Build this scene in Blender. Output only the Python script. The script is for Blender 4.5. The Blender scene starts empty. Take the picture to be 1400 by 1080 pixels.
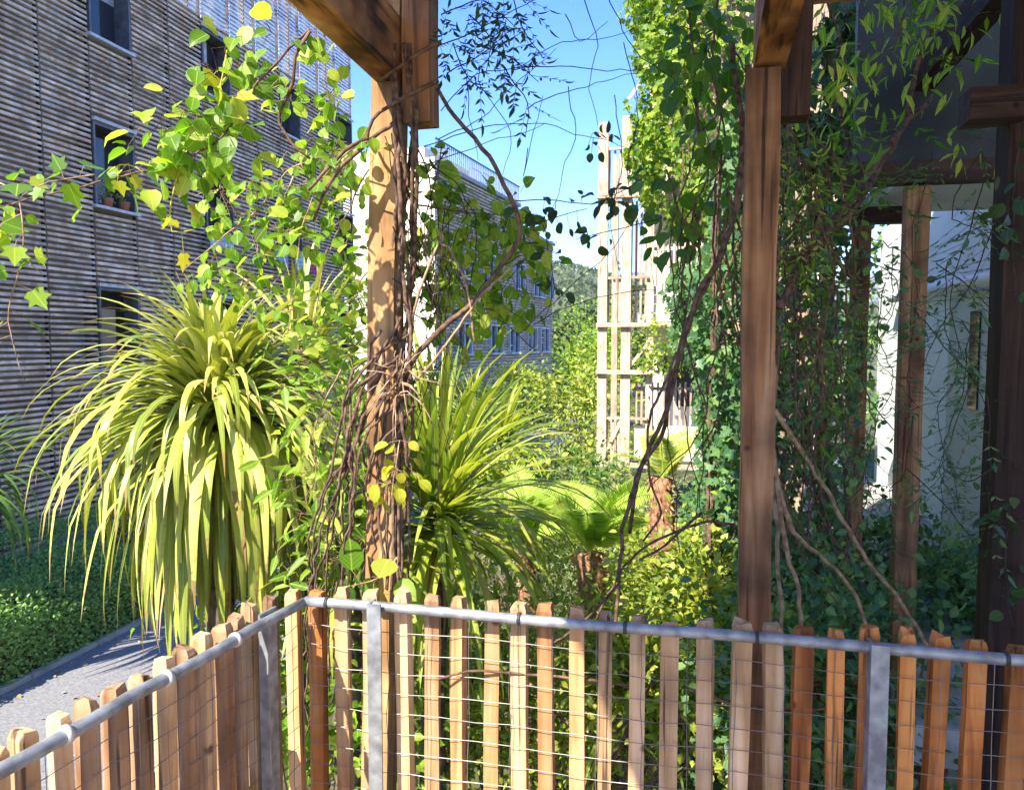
import bpy, bmesh, math, random
import numpy as np
from mathutils import Vector, Matrix
R_ = math.radians
random.seed(7)
rng = np.random.default_rng(11)
SC = bpy.context.scene
COL = SC.collection

# ------------------------------------------------------------------ camera, sky, sun, exposure
CAMZ = 1.65
F = 1050.0
PITCH = math.atan(70 / F)
cam = bpy.data.cameras.new('camera')
cam.sensor_width = 36.0
cam.lens = 36.0 * F / 1400
cam.clip_start = 0.05
cam.clip_end = 30000
camo = bpy.data.objects.new('camera', cam)
COL.objects.link(camo)
camo.location = (0, 0, CAMZ)
camo.rotation_euler = (math.pi / 2 - PITCH, 0, 0)
SC.camera = camo

SUN_AZ, SUN_EL = R_(38), R_(45)          # the sun stands behind the camera, to its left
S = Vector((-math.sin(SUN_AZ) * math.cos(SUN_EL), -math.cos(SUN_AZ) * math.cos(SUN_EL), math.sin(SUN_EL)))
W = bpy.data.worlds.new('World')
SC.world = W
W.use_nodes = True
wn, wl = W.node_tree.nodes, W.node_tree.links
sky = wn.new('ShaderNodeTexSky')
sky.sky_type = 'NISHITA'
sky.sun_disc = False
sky.sun_elevation = SUN_EL
sky.sun_rotation = math.pi + SUN_AZ
sky.air_density = 0.8
sky.dust_density = 0.1
sky.ozone_density = 3.0
hs_ = wn.new('ShaderNodeHueSaturation')
hs_.inputs['Saturation'].default_value = 1.36
hs_.inputs['Hue'].default_value = 0.516
wl.new(sky.outputs[0], hs_.inputs['Color'])
wl.new(hs_.outputs[0], wn['Background'].inputs[0])
wn['Background'].inputs[1].default_value = 0.104
sun = bpy.data.lights.new('sun', 'SUN')
sun.energy = 3.0
sun.angle = R_(0.5)
sun.color = (1.0, 0.93, 0.80)
suno = bpy.data.objects.new('sun', sun)
COL.objects.link(suno)
suno.rotation_euler = S.to_track_quat('Z', 'Y').to_euler()
SC.view_settings.view_transform = 'Standard'
SC.view_settings.look = 'None'
SC.view_settings.gamma = 1
SC.view_settings.exposure = 2.38

# ------------------------------------------------------------------ helpers
CA, SA = math.cos(PITCH), math.sin(PITCH)
def ray(px, py):
    u, v = (px - 700) / F, (540 - py) / F
    y = CA + v * SA
    return Vector((u / y, 1.0, (-SA + v * CA) / y))
def P(px, py, d):
    return Vector((0, 0, CAMZ)) + ray(px, py) * d
GA = R_(13.3)                                    # the estate's grid is turned 13.3 degrees from the view
GX, RX = Vector((math.sin(GA), math.cos(GA), 0)), Vector((math.cos(GA), -math.sin(GA), 0))
def Q(l, g, z=0.0):
    p = RX * l + GX * g
    return Vector((p.x, p.y, z))
def on_line(px, py, A, B):
    r = ray(px, py)
    D = B - A
    t = (A.y * r.x - A.x) / (D.x - D.y * r.x)
    return P(px, py, A.y + t * D.y)

def tag(o, label=None, cat=None, group=None, kind=None):
    if label: o['label'] = label
    if cat: o['category'] = cat
    if group: o['group'] = group
    if kind: o['kind'] = kind
    return o
def thing(name, loc, label, cat, group=None):
    o = bpy.data.objects.new(name, None)
    o.empty_display_size = 0.1
    COL.objects.link(o)
    o.location = loc
    return tag(o, label, cat, group)
def wloc(o):
    v = Vector(o.location)
    while o.parent:
        o = o.parent
        v = v + Vector(o.location)
    return v
def link(name, me, mat, parent=None, mlocal=None, smooth=False):
    o = bpy.data.objects.new(name, me)
    COL.objects.link(o)
    if mat: me.materials.append(mat)
    if parent is not None: o.parent = parent
    if mlocal is not None: o.matrix_local = mlocal
    if smooth: me.polygons.foreach_set('use_smooth', [True] * len(me.polygons))
    return o

class MB:
    """collects boxes, tubes and sheets given in world coordinates; build() links them as one object"""
    def __init__(s): s.v, s.f = [], []
    def box(s, c, ax, ay, az):
        n = len(s.v); c = Vector(c)
        for i in (-1, 1):
            for j in (-1, 1):
                for k in (-1, 1):
                    s.v.append(c + ax * i + ay * j + az * k)
        for q in ((0,1,3,2),(4,6,7,5),(0,4,5,1),(2,3,7,6),(0,2,6,4),(1,5,7,3)):
            s.f.append([n + a for a in q])
    def gbox(s, l0, l1, g0, g1, z0, z1):
        s.box(Q((l0 + l1) / 2, (g0 + g1) / 2, (z0 + z1) / 2), RX * ((l1 - l0) / 2), GX * ((g1 - g0) / 2), Vector((0, 0, (z1 - z0) / 2)))
    def bar(s, a, b, w, h=None, up=Vector((0, 0, 1))):
        a, b = Vector(a), Vector(b); h = h or w
        d = (b - a).normalized()
        if abs(d.dot(up)) > 0.98: up = Vector((0, 1, 0))
        x = d.cross(up).normalized(); y = x.cross(d)
        s.box((a + b) / 2, x * (w / 2), y * (h / 2), (b - a) / 2)
    def tube(s, pts, r0, r1=None, k=6, cap=True):
        r1 = r0 if r1 is None else r1
        n0, m = len(s.v), len(pts)
        prev = None
        for i, p in enumerate(pts):
            d = (pts[min(i + 1, m - 1)] - pts[max(i - 1, 0)])
            if d.length < 1e-9: d = Vector((0, 0, 1))
            d.normalize()
            if prev is None:
                u = Vector((0, 0, 1)) if abs(d.z) < .9 else Vector((1, 0, 0))
                prev = d.cross(u).normalized()
            x = (prev - d * prev.dot(d))
            x = x.normalized() if x.length > 1e-6 else d.orthogonal().normalized()
            y = d.cross(x); prev = x
            r = r0 + (r1 - r0) * i / max(1, m - 1)
            for j in range(k):
                a = 2 * math.pi * j / k
                s.v.append(p + x * (r * math.cos(a)) + y * (r * math.sin(a)))
        for i in range(m - 1):
            for j in range(k):
                a, b = n0 + i * k + j, n0 + i * k + (j + 1) % k
                s.f.append([a, b, b + k, a + k])
        if cap:
            s.f.append([n0 + j for j in range(k)][::-1]); s.f.append([n0 + (m - 1) * k + j for j in range(k)])
    def poly(s, pts):
        n = len(s.v); s.v += [Vector(p) for p in pts]; s.f.append(list(range(n, n + len(pts))))
    def build(s, name, mat, parent=None, smooth=False, bevel=0):
        off = wloc(parent) if parent is not None else Vector((0, 0, 0))
        me = bpy.data.meshes.new(name)
        me.from_pydata([tuple(v - off) for v in s.v], [], s.f)
        if bevel:
            bm = bmesh.new(); bm.from_mesh(me)
            bmesh.ops.bevel(bm, geom=bm.edges[:], offset=bevel, segments=2, affect='EDGES', clamp_overlap=True)
            bm.to_mesh(me); bm.free()
        return link(name, me, mat, parent, smooth=smooth)

def timber(name, a, b, w, h, mat, parent, bevel=.004, twist=0.0, rough=0.002):
    """a beam or post whose own Z axis runs along the grain from a to b"""
    a, b = Vector(a), Vector(b); L = (b - a).length
    d = (b - a).normalized()
    x = RX if abs(d.dot(RX)) < .8 else Vector((0, 0, 1))
    y = d.cross(x).normalized(); x = y.cross(d).normalized()
    M = Matrix((x, y, d)).transposed()
    if twist: M = M @ Matrix.Rotation(twist, 3, 'Z')
    bm = bmesh.new()
    n = max(2, int(L / .25))
    rings = []
    for i in range(n + 1):
        z = L * i / n
        j = lambda: random.uniform(-rough, rough)
        ox, oy = j(), j()
        rings.append([bm.verts.new((sx * w / 2 + ox + j() * .4, sy * h / 2 + oy + j() * .4, z)) for sx, sy in ((-1,-1),(1,-1),(1,1),(-1,1))])
    for i in range(n):
        for k in range(4):
            bm.faces.new((rings[i][k], rings[i][(k+1) % 4], rings[i+1][(k+1) % 4], rings[i+1][k]))
    bm.faces.new(rings[0][::-1]); bm.faces.new(rings[-1])
    bm.edges.ensure_lookup_table()
    sel = [e for e in bm.edges if len(e.link_faces) == 2 and e.calc_face_angle() > .7]
    bmesh.ops.bevel(bm, geom=sel, offset=bevel, segments=2, affect='EDGES')
    me = bpy.data.meshes.new(name); bm.to_mesh(me); bm.free()
    off = wloc(parent) if parent is not None else Vector((0, 0, 0))
    return link(name, me, mat, parent, Matrix.Translation(a - off) @ M.to_4x4())

def spline(pts, step=.04, jit=0.0):
    """Catmull-Rom through pts, resampled, with a little wander"""
    pts = [Vector(p) for p in pts]
    if len(pts) == 2: pts = [pts[0], pts[0].lerp(pts[1], .5), pts[1]]
    ext = [pts[0] * 2 - pts[1]] + pts + [pts[-1] * 2 - pts[-2]]
    out = []
    for i in range(1, len(ext) - 2):
        a, b, c, d = ext[i-1], ext[i], ext[i+1], ext[i+2]
        n = max(2, int((c - b).length / step))
        for k in range(n):
            t = k / n
            out.append(.5 * ((2*b) + (c-a)*t + (2*a-5*b+4*c-d)*t*t + (3*b-a-3*c+d)*t**3))
    out.append(pts[-1])
    if jit:
        w = Vector((0, 0, 0))
        for i in range(len(out)):
            w = w * .8 + Vector((random.gauss(0, jit), random.gauss(0, jit), random.gauss(0, jit)))
            out[i] = out[i] + w
    return out

# leaf templates: x across, y along, z off the blade
def fold(t): return np.array(t, float)
OVATE = (fold([(0,0,0),(-.30,.22,.05),(0,.25,0),(.30,.22,.05),(-.34,.56,.04),(0,.58,-.02),(.34,.56,.04),(0,1,-.10)]),
         [(0,2,1),(0,3,2),(1,2,5,4),(2,3,6,5),(4,5,7),(5,6,7)])
LANCE = (fold([(0,0,0),(-.15,.30,.04),(0,.32,0),(.15,.30,.04),(-.11,.66,.02),(0,.66,-.02),(.11,.66,.02),(0,1,-.09)]), OVATE[1])
_rl = [(.23, .09), (.37, .30), (.38, .54), (.25, .80)]
_rv = [(0, 0, 0)]
for _w, _y in _rl: _rv += [(-_w, _y, .09 * _w / .38 - .06 * _y), (0, _y, -.05 * _y), (_w, _y, .09 * _w / .38 - .06 * _y)]
_rv.append((0, 1, -.13))
_rf = [(0, 2, 1), (0, 3, 2)]
for _i in range(3):
    _a = 1 + 3 * _i
    _rf += [(_a, _a + 1, _a + 4, _a + 3), (_a + 1, _a + 2, _a + 5, _a + 4)]
_rf += [(10, 11, 13), (11, 12, 13)]
ROUND = (fold(_rv), _rf)
DIAM = (fold([(0,0,0),(-.32,.45,.05),(.32,.45,.05),(0,1,-.05)]), [(0,2,3,1)])
_o = [(0,0),(.20,-.06),(.46,.12),(.34,.30),(.56,.58),(.24,.58),(0,1)]
_o = _o + [(-x, y) for x, y in _o[-2:0:-1]]
LOBED = (fold([(0,.32,-.03)] + [(x, y, .05 * abs(x) * 2 - .08 * y) for x, y in _o]), [(0, i + 1, (i + 1) % len(_o) + 1) for i in range(len(_o))])

def unit(a): return a / np.maximum(1e-9, np.linalg.norm(a, axis=1, keepdims=True))
def leaves(name, pos, dirs, nors, size, tmpl, mat, parent, kind=None):
    pos = np.asarray(pos, float); N = len(pos)
    T, fs = tmpl
    d = unit(np.asarray(dirs, float)); n = np.asarray(nors, float)
    s = unit(np.cross(d, n) + 1e-6); n = np.cross(s, d)
    size = np.broadcast_to(np.asarray(size, float), (N,))
    curl = rng.uniform(.3, 2.2, N)
    V = pos[:, None, :] + size[:, None, None] * (T[None, :, 0:1] * s[:, None, :] + T[None, :, 1:2] * d[:, None, :] + T[None, :, 2:3] * curl[:, None, None] * n[:, None, :])
    off = np.array(wloc(parent)) if parent is not None else np.zeros(3)
    V = (V - off).reshape(-1, 3)
    k = len(T)
    return raw_mesh(name, V, fs, N, k, mat, parent, uv=T[:, :2])
def raw_mesh(name, V, fs, N, k, mat, parent, smooth=True, uv=None):
    lens = np.array([len(f) for f in fs]); flat = np.array([i for f in fs for i in f])
    loops = (flat[None, :] + (np.arange(N) * k)[:, None]).ravel()
    tot = np.tile(lens, N); start = np.concatenate([[0], np.cumsum(tot)[:-1]])
    me = bpy.data.meshes.new(name)
    me.vertices.add(len(V)); me.vertices.foreach_set('co', V.astype(np.float32).ravel())
    me.loops.add(len(loops)); me.loops.foreach_set('vertex_index', loops.astype(np.int32))
    me.polygons.add(len(tot)); me.polygons.foreach_set('loop_start', start.astype(np.int32))
    me.polygons.foreach_set('loop_total', tot.astype(np.int32))
    if uv is not None:
        me.uv_layers.new(name='UVMap').data.foreach_set('uv', np.tile(uv[flat].astype(np.float32).ravel(), N))
    me.update(calc_edges=True)
    return link(name, me, mat, parent, smooth=smooth)

def cloud(c, rad, n, clumps=14, spread=.34, shell=.55):
    """leaf positions in clumps through an ellipsoid, with outward directions"""
    c, rad = np.array(c), np.array(rad)
    cc = unit(rng.normal(size=(clumps, 3))) * (shell + (1 - shell) * rng.random((clumps, 1)))
    w = rng.random(clumps) + .35
    idx = rng.choice(clumps, n, p=w / w.sum())
    off = rng.normal(size=(n, 3)) * spread * (.6 + .6 * rng.random((clumps, 1)))[idx]
    p = cc[idx] + off
    out = unit(off * 1.2 + cc[idx] * .8)
    return c + p * rad, out
def droop_dirs(out, down=.35, jit=.6):
    d = out + rng.normal(size=out.shape) * jit; d[:, 2] -= down
    nn = out * .8 + rng.normal(size=out.shape) * .4; nn[:, 2] += .6
    return d, nn

# ------------------------------------------------------------------ materials
def nodes(name):
    m = bpy.data.materials.new(name); m.use_nodes = True
    return m, m.node_tree.nodes, m.node_tree.links, m.node_tree.nodes['Principled BSDF']
def ramp(n, cols):
    r = n.new('ShaderNodeValToRGB')
    e = r.color_ramp.elements
    while len(e) < len(cols): e.new(.5)
    for i, (p, c) in enumerate(cols):
        e[i].position = p; e[i].color = (*c, 1)
    return r
def leafmat(name, cols, trans=.35, rough=.45, tcol=None, spec=.35, tip=0.0, blotch=.22, rib=.30):
    m, n, l, b = nodes(name)
    def math_(op, a, c=None, d=None):
        q = n.new('ShaderNodeMath'); q.operation = op
        for i, v in enumerate((a, c, d)):
            if v is None: continue
            if isinstance(v, (int, float)): q.inputs[i].default_value = v
            else: l.new(v, q.inputs[i])
        return q.outputs[0]
    def mix(f, a, c, mode='MIX'):
        q = n.new('ShaderNodeMix'); q.data_type = 'RGBA'; q.blend_type = mode
        if isinstance(f, (int, float)): q.inputs[0].default_value = f
        else: l.new(f, q.inputs[0])
        for k, v in ((6, a), (7, c)):
            if isinstance(v, tuple): q.inputs[k].default_value = (*v, 1)
            else: l.new(v, q.inputs[k])
        return q.outputs[2]
    g = n.new('ShaderNodeNewGeometry'); tc = n.new('ShaderNodeTexCoord')
    r = ramp(n, [(i / max(1, len(cols) - 1), c) for i, c in enumerate(cols)])
    l.new(g.outputs['Random Per Island'], r.inputs[0])
    sp = n.new('ShaderNodeSeparateXYZ'); l.new(tc.outputs['UV'], sp.inputs[0])
    au = math_('ABSOLUTE', sp.outputs[0]); v = sp.outputs[1]
    ribm = math_('MULTIPLY', math_('LESS_THAN', au, .022), rib)
    vein = math_('MULTIPLY', math_('GREATER_THAN', math_('SINE', math_('MULTIPLY', math_('SUBTRACT', v, math_('MULTIPLY', au, .8)), 46.0)), .80), .09 * (rib > 0))
    nz = n.new('ShaderNodeTexNoise'); nz.inputs['Scale'].default_value = 30; nz.inputs['Detail'].default_value = 3
    l.new(tc.outputs['Object'], nz.inputs[0])
    bl = math_('MULTIPLY', math_('GREATER_THAN', nz.outputs[0], .64), blotch)
    c = mix(math_('MAXIMUM', ribm, vein), r.outputs[0], tuple(min(1, x * 1.7 + .05) for x in cols[-1]))
    c = mix(bl, c, (.20, .14, .035))
    if tip:
        c = mix(math_('MULTIPLY', math_('GREATER_THAN', math_('ADD', v, math_('MULTIPLY', math_('SUBTRACT', nz.outputs[0], .5), .35)), 1 - tip), .85), c, (.36, .22, .09))
    l.new(c, b.inputs['Base Color'])
    b.inputs['Roughness'].default_value = rough
    b.inputs['Specular IOR Level'].default_value = spec
    t = n.new('ShaderNodeBsdfTranslucent')
    l.new(mix(1.0, c, tcol or (1.5, 1.6, .6), 'MULTIPLY'), t.inputs[0])
    ms = n.new('ShaderNodeMixShader'); ms.inputs[0].default_value = trans
    l.new(b.outputs[0], ms.inputs[1]); l.new(t.outputs[0], ms.inputs[2])
    l.new(ms.outputs[0], n['Material Output'].inputs[0])
    return m
def woodmat(name, cols, rough=.75, scale=(28, 28, 2.2), stain=.5, bump=.25, island=False, crack=.75):
    m, n, l, b = nodes(name)
    tc = n.new('ShaderNodeTexCoord'); oi = n.new('ShaderNodeObjectInfo')
    ad = n.new('ShaderNodeVectorMath'); ad.operation = 'MULTIPLY_ADD'
    cb = n.new('ShaderNodeCombineXYZ')
    for i in range(3): l.new(oi.outputs['Random'], cb.inputs[i])
    l.new(cb.outputs[0], ad.inputs[0]); ad.inputs[1].default_value = (37, 11, 23); l.new(tc.outputs['Object'], ad.inputs[2])
    mp = n.new('ShaderNodeMapping'); mp.inputs['Scale'].default_value = scale
    l.new(ad.outputs[0], mp.inputs[0])
    nz = n.new('ShaderNodeTexNoise'); nz.inputs['Scale'].default_value = 1; nz.inputs['Detail'].default_value = 7; nz.inputs['Distortion'].default_value = .9
    l.new(mp.outputs[0], nz.inputs[0])
    r = ramp(n, [(.28 + .44 * i / (len(cols) - 1), c) for i, c in enumerate(cols)])
    l.new(nz.outputs[0], r.inputs[0])
    n2 = n.new('ShaderNodeTexNoise'); n2.inputs['Scale'].default_value = 4.5; n2.inputs['Detail'].default_value = 4
    l.new(ad.outputs[0], n2.inputs[0])
    r2 = ramp(n, [(.35, (1 - stain,) * 3), (.62, (1, 1, 1))]); l.new(n2.outputs[0], r2.inputs[0])
    mx = n.new('ShaderNodeMix'); mx.data_type = 'RGBA'; mx.blend_type = 'MULTIPLY'; mx.inputs[0].default_value = 1
    l.new(r.outputs[0], mx.inputs[6]); l.new(r2.outputs[0], mx.inputs[7])
    if crack:
        m3 = n.new('ShaderNodeMapping'); m3.inputs['Scale'].default_value = (scale[0] * 2.6, scale[1] * 2.6, scale[2] * .8); l.new(ad.outputs[0], m3.inputs[0])
        n3 = n.new('ShaderNodeTexNoise'); n3.inputs['Scale'].default_value = 1; n3.inputs['Detail'].default_value = 3; l.new(m3.outputs[0], n3.inputs[0])
        r3 = ramp(n, [(.60, (1, 1, 1)), (.68, (1 - crack,) * 3)]); l.new(n3.outputs[0], r3.inputs[0])
        n4 = n.new('ShaderNodeTexVoronoi'); n4.inputs['Scale'].default_value = 7; l.new(ad.outputs[0], n4.inputs[0])
        r4 = ramp(n, [(.045, (.30, .22, .18)), (.10, (1, 1, 1))]); l.new(n4.outputs['Distance'], r4.inputs[0])
        for rr in (r3, r4):
            m4 = n.new('ShaderNodeMix'); m4.data_type = 'RGBA'; m4.blend_type = 'MULTIPLY'; m4.inputs[0].default_value = 1
            l.new(mx.outputs[2], m4.inputs[6]); l.new(rr.outputs[0], m4.inputs[7]); mx = m4
    hs = n.new('ShaderNodeHueSaturation')
    mr = n.new('ShaderNodeMapRange'); mr.inputs[3].default_value = .72; mr.inputs[4].default_value = 1.25
    if island: gi = n.new('ShaderNodeNewGeometry'); l.new(gi.outputs['Random Per Island'], mr.inputs[0])
    else: l.new(oi.outputs['Random'], mr.inputs[0])
    l.new(mr.outputs[0], hs.inputs['Value'])
    l.new(mx.outputs[2], hs.inputs['Color']); l.new(hs.outputs[0], b.inputs['Base Color'])
    b.inputs['Roughness'].default_value = rough
    b.inputs['Specular IOR Level'].default_value = .25
    bp = n.new('ShaderNodeBump'); bp.inputs['Strength'].default_value = bump; bp.inputs['Distance'].default_value = .004
    l.new(nz.outputs[0], bp.inputs['Height']); l.new(bp.outputs[0], b.inputs['Normal'])
    return m
def plain(name, c1, c2, scale=6, rough=.8, metal=0, bump=.1, detail=6, spec=.3, lo=.35, hi=.65, dist=.01):
    m, n, l, b = nodes(name)
    tc = n.new('ShaderNodeTexCoord')
    nz = n.new('ShaderNodeTexNoise'); nz.inputs['Scale'].default_value = scale; nz.inputs['Detail'].default_value = detail
    l.new(tc.outputs['Object'], nz.inputs[0])
    r = ramp(n, [(lo, c1), (hi, c2)]); l.new(nz.outputs[0], r.inputs[0]); l.new(r.outputs[0], b.inputs['Base Color'])
    b.inputs['Roughness'].default_value = rough; b.inputs['Metallic'].default_value = metal
    b.inputs['Specular IOR Level'].default_value = spec
    if bump:
        bp = n.new('ShaderNodeBump'); bp.inputs['Strength'].default_value = bump; bp.inputs['Distance'].default_value = dist
        l.new(nz.outputs[0], bp.inputs['Height']); l.new(bp.outputs[0], b.inputs['Normal'])
    return m

M = {}
M['weathered'] = woodmat('weathered_wood', [(.32,.17,.075),(.58,.36,.18),(.72,.51,.31)], stain=.35)
M['orange'] = woodmat('orange_wood', [(.22,.06,.014),(.62,.22,.055),(.74,.34,.11)], stain=.55)
M['tan'] = woodmat('tan_wood', [(.32,.14,.05),(.60,.31,.13),(.72,.46,.24)], stain=.4)
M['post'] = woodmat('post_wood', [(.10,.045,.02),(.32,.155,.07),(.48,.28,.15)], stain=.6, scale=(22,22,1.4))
M['post_lit'] = woodmat('lit_post_wood', [(.15,.065,.025),(.44,.225,.085),(.62,.38,.17)], stain=.6, scale=(22,22,1.4))  # lit copy of the post wood, sunlight put into its lighter colour
M['beam'] = woodmat('beam_wood', [(.10,.035,.012),(.42,.19,.06),(.62,.36,.14)], stain=.75, scale=(9,9,3))
M['shadepicket'] = woodmat('shaded_brown_wood', [(.15,.07,.03),(.36,.20,.10),(.52,.35,.21)], stain=.4)  # darker copy of the tan wood, standing for shade on the left pickets
M['darkwood'] = woodmat('dark_wood', [(.018,.010,.008),(.05,.028,.02),(.09,.05,.035)], stain=.4)
M['slat'] = woodmat('slat_wood', [(.54,.34,.19),(.80,.59,.41),(.93,.80,.63)], stain=.4, scale=(3,3,3), island=True, crack=0)
M['towerwood'] = woodmat('tower_wood', [(.48,.30,.19),(.66,.48,.34),(.76,.62,.48)], stain=.3)
M['board'] = plain('cream_board', (.66,.58,.46), (.76,.70,.58), 3, .7)
M['galv'] = plain('galvanised_metal', (.19,.20,.21), (.38,.40,.41), 26, .58, .55, .03)
M['wire'] = plain('mesh_wire', (.16,.15,.14), (.30,.28,.26), 10, .5, .5, 0)
M['tie'] = plain('dark_tie', (.02,.02,.022), (.05,.05,.05), 10, .5)
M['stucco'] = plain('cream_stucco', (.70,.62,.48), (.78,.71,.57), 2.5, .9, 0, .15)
M['white'] = plain('white_plaster', (.74,.76,.78), (.90,.91,.91), 1.6, .85, 0, .08)
M['ceil'] = plain('pale_ceiling', (.52,.55,.50), (.66,.68,.62), 2, .85)
M['backwall'] = plain('brown_wall', (.24,.165,.11), (.46,.34,.24), 1.1, .9)
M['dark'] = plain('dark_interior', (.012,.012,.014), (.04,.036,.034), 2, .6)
M['panel'] = plain('dark_green_panel', (.022,.03,.03), (.075,.09,.082), 2.2, .5, 0, .05)
M['frame'] = plain('grey_frame', (.10,.10,.105), (.17,.17,.175), 8, .5, .3, 0)
M['sill'] = plain('pale_sill', (.45,.45,.45), (.62,.61,.60), 8, .5, .2, 0)
M['asphalt'] = plain('pale_asphalt', (.15,.15,.155), (.24,.238,.24), 38, .95, 0, .4)
M['soil'] = plain('garden_soil', (.035,.04,.012), (.10,.10,.035), 1.3, 1, 0, .5, dist=.06)
M['hill'] = plain('scrub_hillside', (.045,.06,.025), (.16,.14,.08), .02, 1, 0, 0)
M['ridge'] = plain('far_ridge', (.06,.075,.05), (.22,.19,.14), .006, 1, 0, 0)
M['bark'] = plain('vine_bark', (.055,.030,.020), (.20,.12,.08), 45, .85, 0, .5)
M['bark_pale'] = plain('dry_vine_bark', (.20,.12,.07), (.44,.30,.18), 38, .85, 0, .5)
M['bark_dark'] = plain('dark_twig', (.022,.015,.013), (.07,.045,.035), 40, .85, 0, .2)
M['bark_red'] = plain('tree_fern_trunk', (.13,.055,.028), (.40,.21,.12), 26, .95, 0, .9)
M['trunk'] = plain('tree_trunk', (.07,.05,.035), (.20,.15,.11), 18, .95, 0, .6)
M['bounce_terrace'] = plain('bounce_paving', (.52,.49,.44), (.64,.61,.56), 4, .9)
M['concrete'] = plain('concrete', (.30,.29,.27), (.44,.43,.40), 5, .9, 0, .15)
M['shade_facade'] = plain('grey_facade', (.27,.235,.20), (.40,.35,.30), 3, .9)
# leaves
M['l_lime'] = leafmat('lime_leaf', [(.07,.17,.012),(.13,.28,.02),(.22,.37,.03),(.32,.44,.05),(.48,.50,.08)], .5)
M['l_yellow'] = leafmat('yellow_leaf', [(.30,.34,.02),(.42,.42,.03),(.48,.40,.05)], .4)
M['l_green'] = leafmat('green_leaf', [(.05,.13,.016),(.08,.19,.022),(.13,.25,.035)], .5)
M['l_ivy'] = leafmat('ivy_leaf', [(.04,.11,.05),(.07,.17,.065),(.11,.23,.08),(.20,.31,.08)], .35, .35)
M['l_ivylit'] = leafmat('sunlit_ivy_leaf', [(.05,.13,.014),(.12,.24,.02),(.24,.34,.03),(.38,.44,.05)], .45)  # brighter copy of the ivy leaf, with the sun put into its colour
M['l_dark'] = leafmat('dark_leaf', [(.025,.06,.018),(.04,.085,.025),(.06,.12,.035)], .3)
M['l_hedge'] = leafmat('hedge_leaf', [(.12,.24,.07),(.22,.37,.11),(.34,.50,.17)], .35, .4)
M['l_garden'] = leafmat('garden_leaf', [(.11,.18,.02),(.20,.28,.03),(.34,.38,.04),(.46,.46,.10)], .4)
M['l_grey'] = leafmat('grey_green_leaf', [(.13,.19,.07),(.22,.28,.11),(.32,.37,.18)], .35)
M['l_sword'] = leafmat('sword_leaf', [(.15,.21,.03),(.32,.37,.05),(.46,.49,.09),(.60,.60,.18)], .25, .42, (1.2,1.2,.5), tip=.08)
M['l_swordg'] = leafmat('green_sword_leaf', [(.07,.15,.025),(.12,.22,.035),(.19,.29,.045)], .25, .42, tip=.08)
M['l_dry'] = leafmat('dry_leaf', [(.30,.17,.07),(.42,.27,.13),(.50,.36,.20)], .2, .8)
M['l_fern'] = leafmat('fern_frond', [(.17,.30,.03),(.28,.41,.045),(.40,.48,.08)], .45)
M['l_far'] = leafmat('far_tree_leaf', [(.04,.075,.02),(.08,.12,.03),(.14,.17,.04)], .2)
for nm, c in (('pink', (.75,.06,.28)), ('lilac', (.52,.46,.72)), ('mint', (.55,.74,.62)), ('paleblue', (.50,.66,.80)), ('terracotta', (.42,.15,.07)), ('flower', (.72,.24,.06)), ('whiteflower', (.8,.78,.74))):
    M[nm] = plain(nm + '_stuff', tuple(x * .85 for x in c), c, 8, .8, 0, 0)
def glassmat():
    m, n, l, b = nodes('window_glass')
    b.inputs['Base Color'].default_value = (.03, .035, .04, 1); b.inputs['Roughness'].default_value = .06
    b.inputs['Specular IOR Level'].default_value = .6
    return m
M['glass'] = glassmat()

# ------------------------------------------------------------------ the setting
GZ = -2.2
def ground():
    vs, fs = [], []
    rad = [0, 4, 10, 20, 35, 55, 80, 120, 200, 350, 700, 1500, 4000, 9000]
    na = 72
    for i, r in enumerate(rad):
        for k in range(na):
            a = 2 * math.pi * k / na
            z = GZ if r <= 55 else GZ - min(14, (r - 55) * .05)
            vs.append((r * math.sin(a), r * math.cos(a), z + (random.uniform(-.05, .05) if 0 < r < 60 else 0) - .06 * (r > 0)))
    for i in range(len(rad) - 1):
        for k in range(na):
            a, b = i * na + k, i * na + (k + 1) % na
            fs.append((a, b, b + na, a + na))
    me = bpy.data.meshes.new('ground'); me.from_pydata(vs, [], fs)
    tag(link('ground', me, M['soil'], smooth=True), kind='structure')
ground()
m = MB()
m.gbox(-7.28, -4.6, -6, 75, GZ - .15, GZ + .06)
tag(m.build('path', M['asphalt']), kind='structure')
m = MB()
for k in range(60):
    m.gbox(-7.33, -7.24, -4 + k * 1.0, -3.015 + k * 1.0, GZ - .1, GZ + .115 + random.uniform(-.008, .008))
tag(m.build('kerb', M['concrete']), kind='structure')
m = MB()
m.gbox(-1.0, 7, -16, 1.70, -.22, 0.0)
tag(m.build('deck', M['weathered']), kind='structure')
m = MB()
m.gbox(-1.0, 7, -16, -1.2, 0.001, 0.012)
tag(m.build('bounce_terrace', M['bounce_terrace']), kind='structure')  # unseen pale slab, added behind the camera to bounce sunlight into the shade
def hillside(name, mat, d0, d1, half, zf, n=60, mm=14):
    vs, fs = [], []
    for j in range(mm):
        t = j / (mm - 1)
        for i in range(n):
            a = -half + 2 * half * i / (n - 1)
            d = d0 + (d1 - d0) * t
            vs.append((d * math.tan(a), d, zf(a, t)))
    for j in range(mm - 1):
        for i in range(n - 1):
            a = j * n + i
            fs.append((a, a + 1, a + 1 + n, a + n))
    me = bpy.data.meshes.new(name); me.from_pydata(vs, [], fs)
    return tag(link(name, me, mat, smooth=True), kind='structure')
hillside('hill', M['hill'], 230, 760, .9, lambda a, t: -14 + 62 * math.sin(min(1, t * 1.05) * math.pi / 2) * (1 + .22 * math.sin(a * 9 + 1) + .08 * math.sin(a * 31)))
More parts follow.
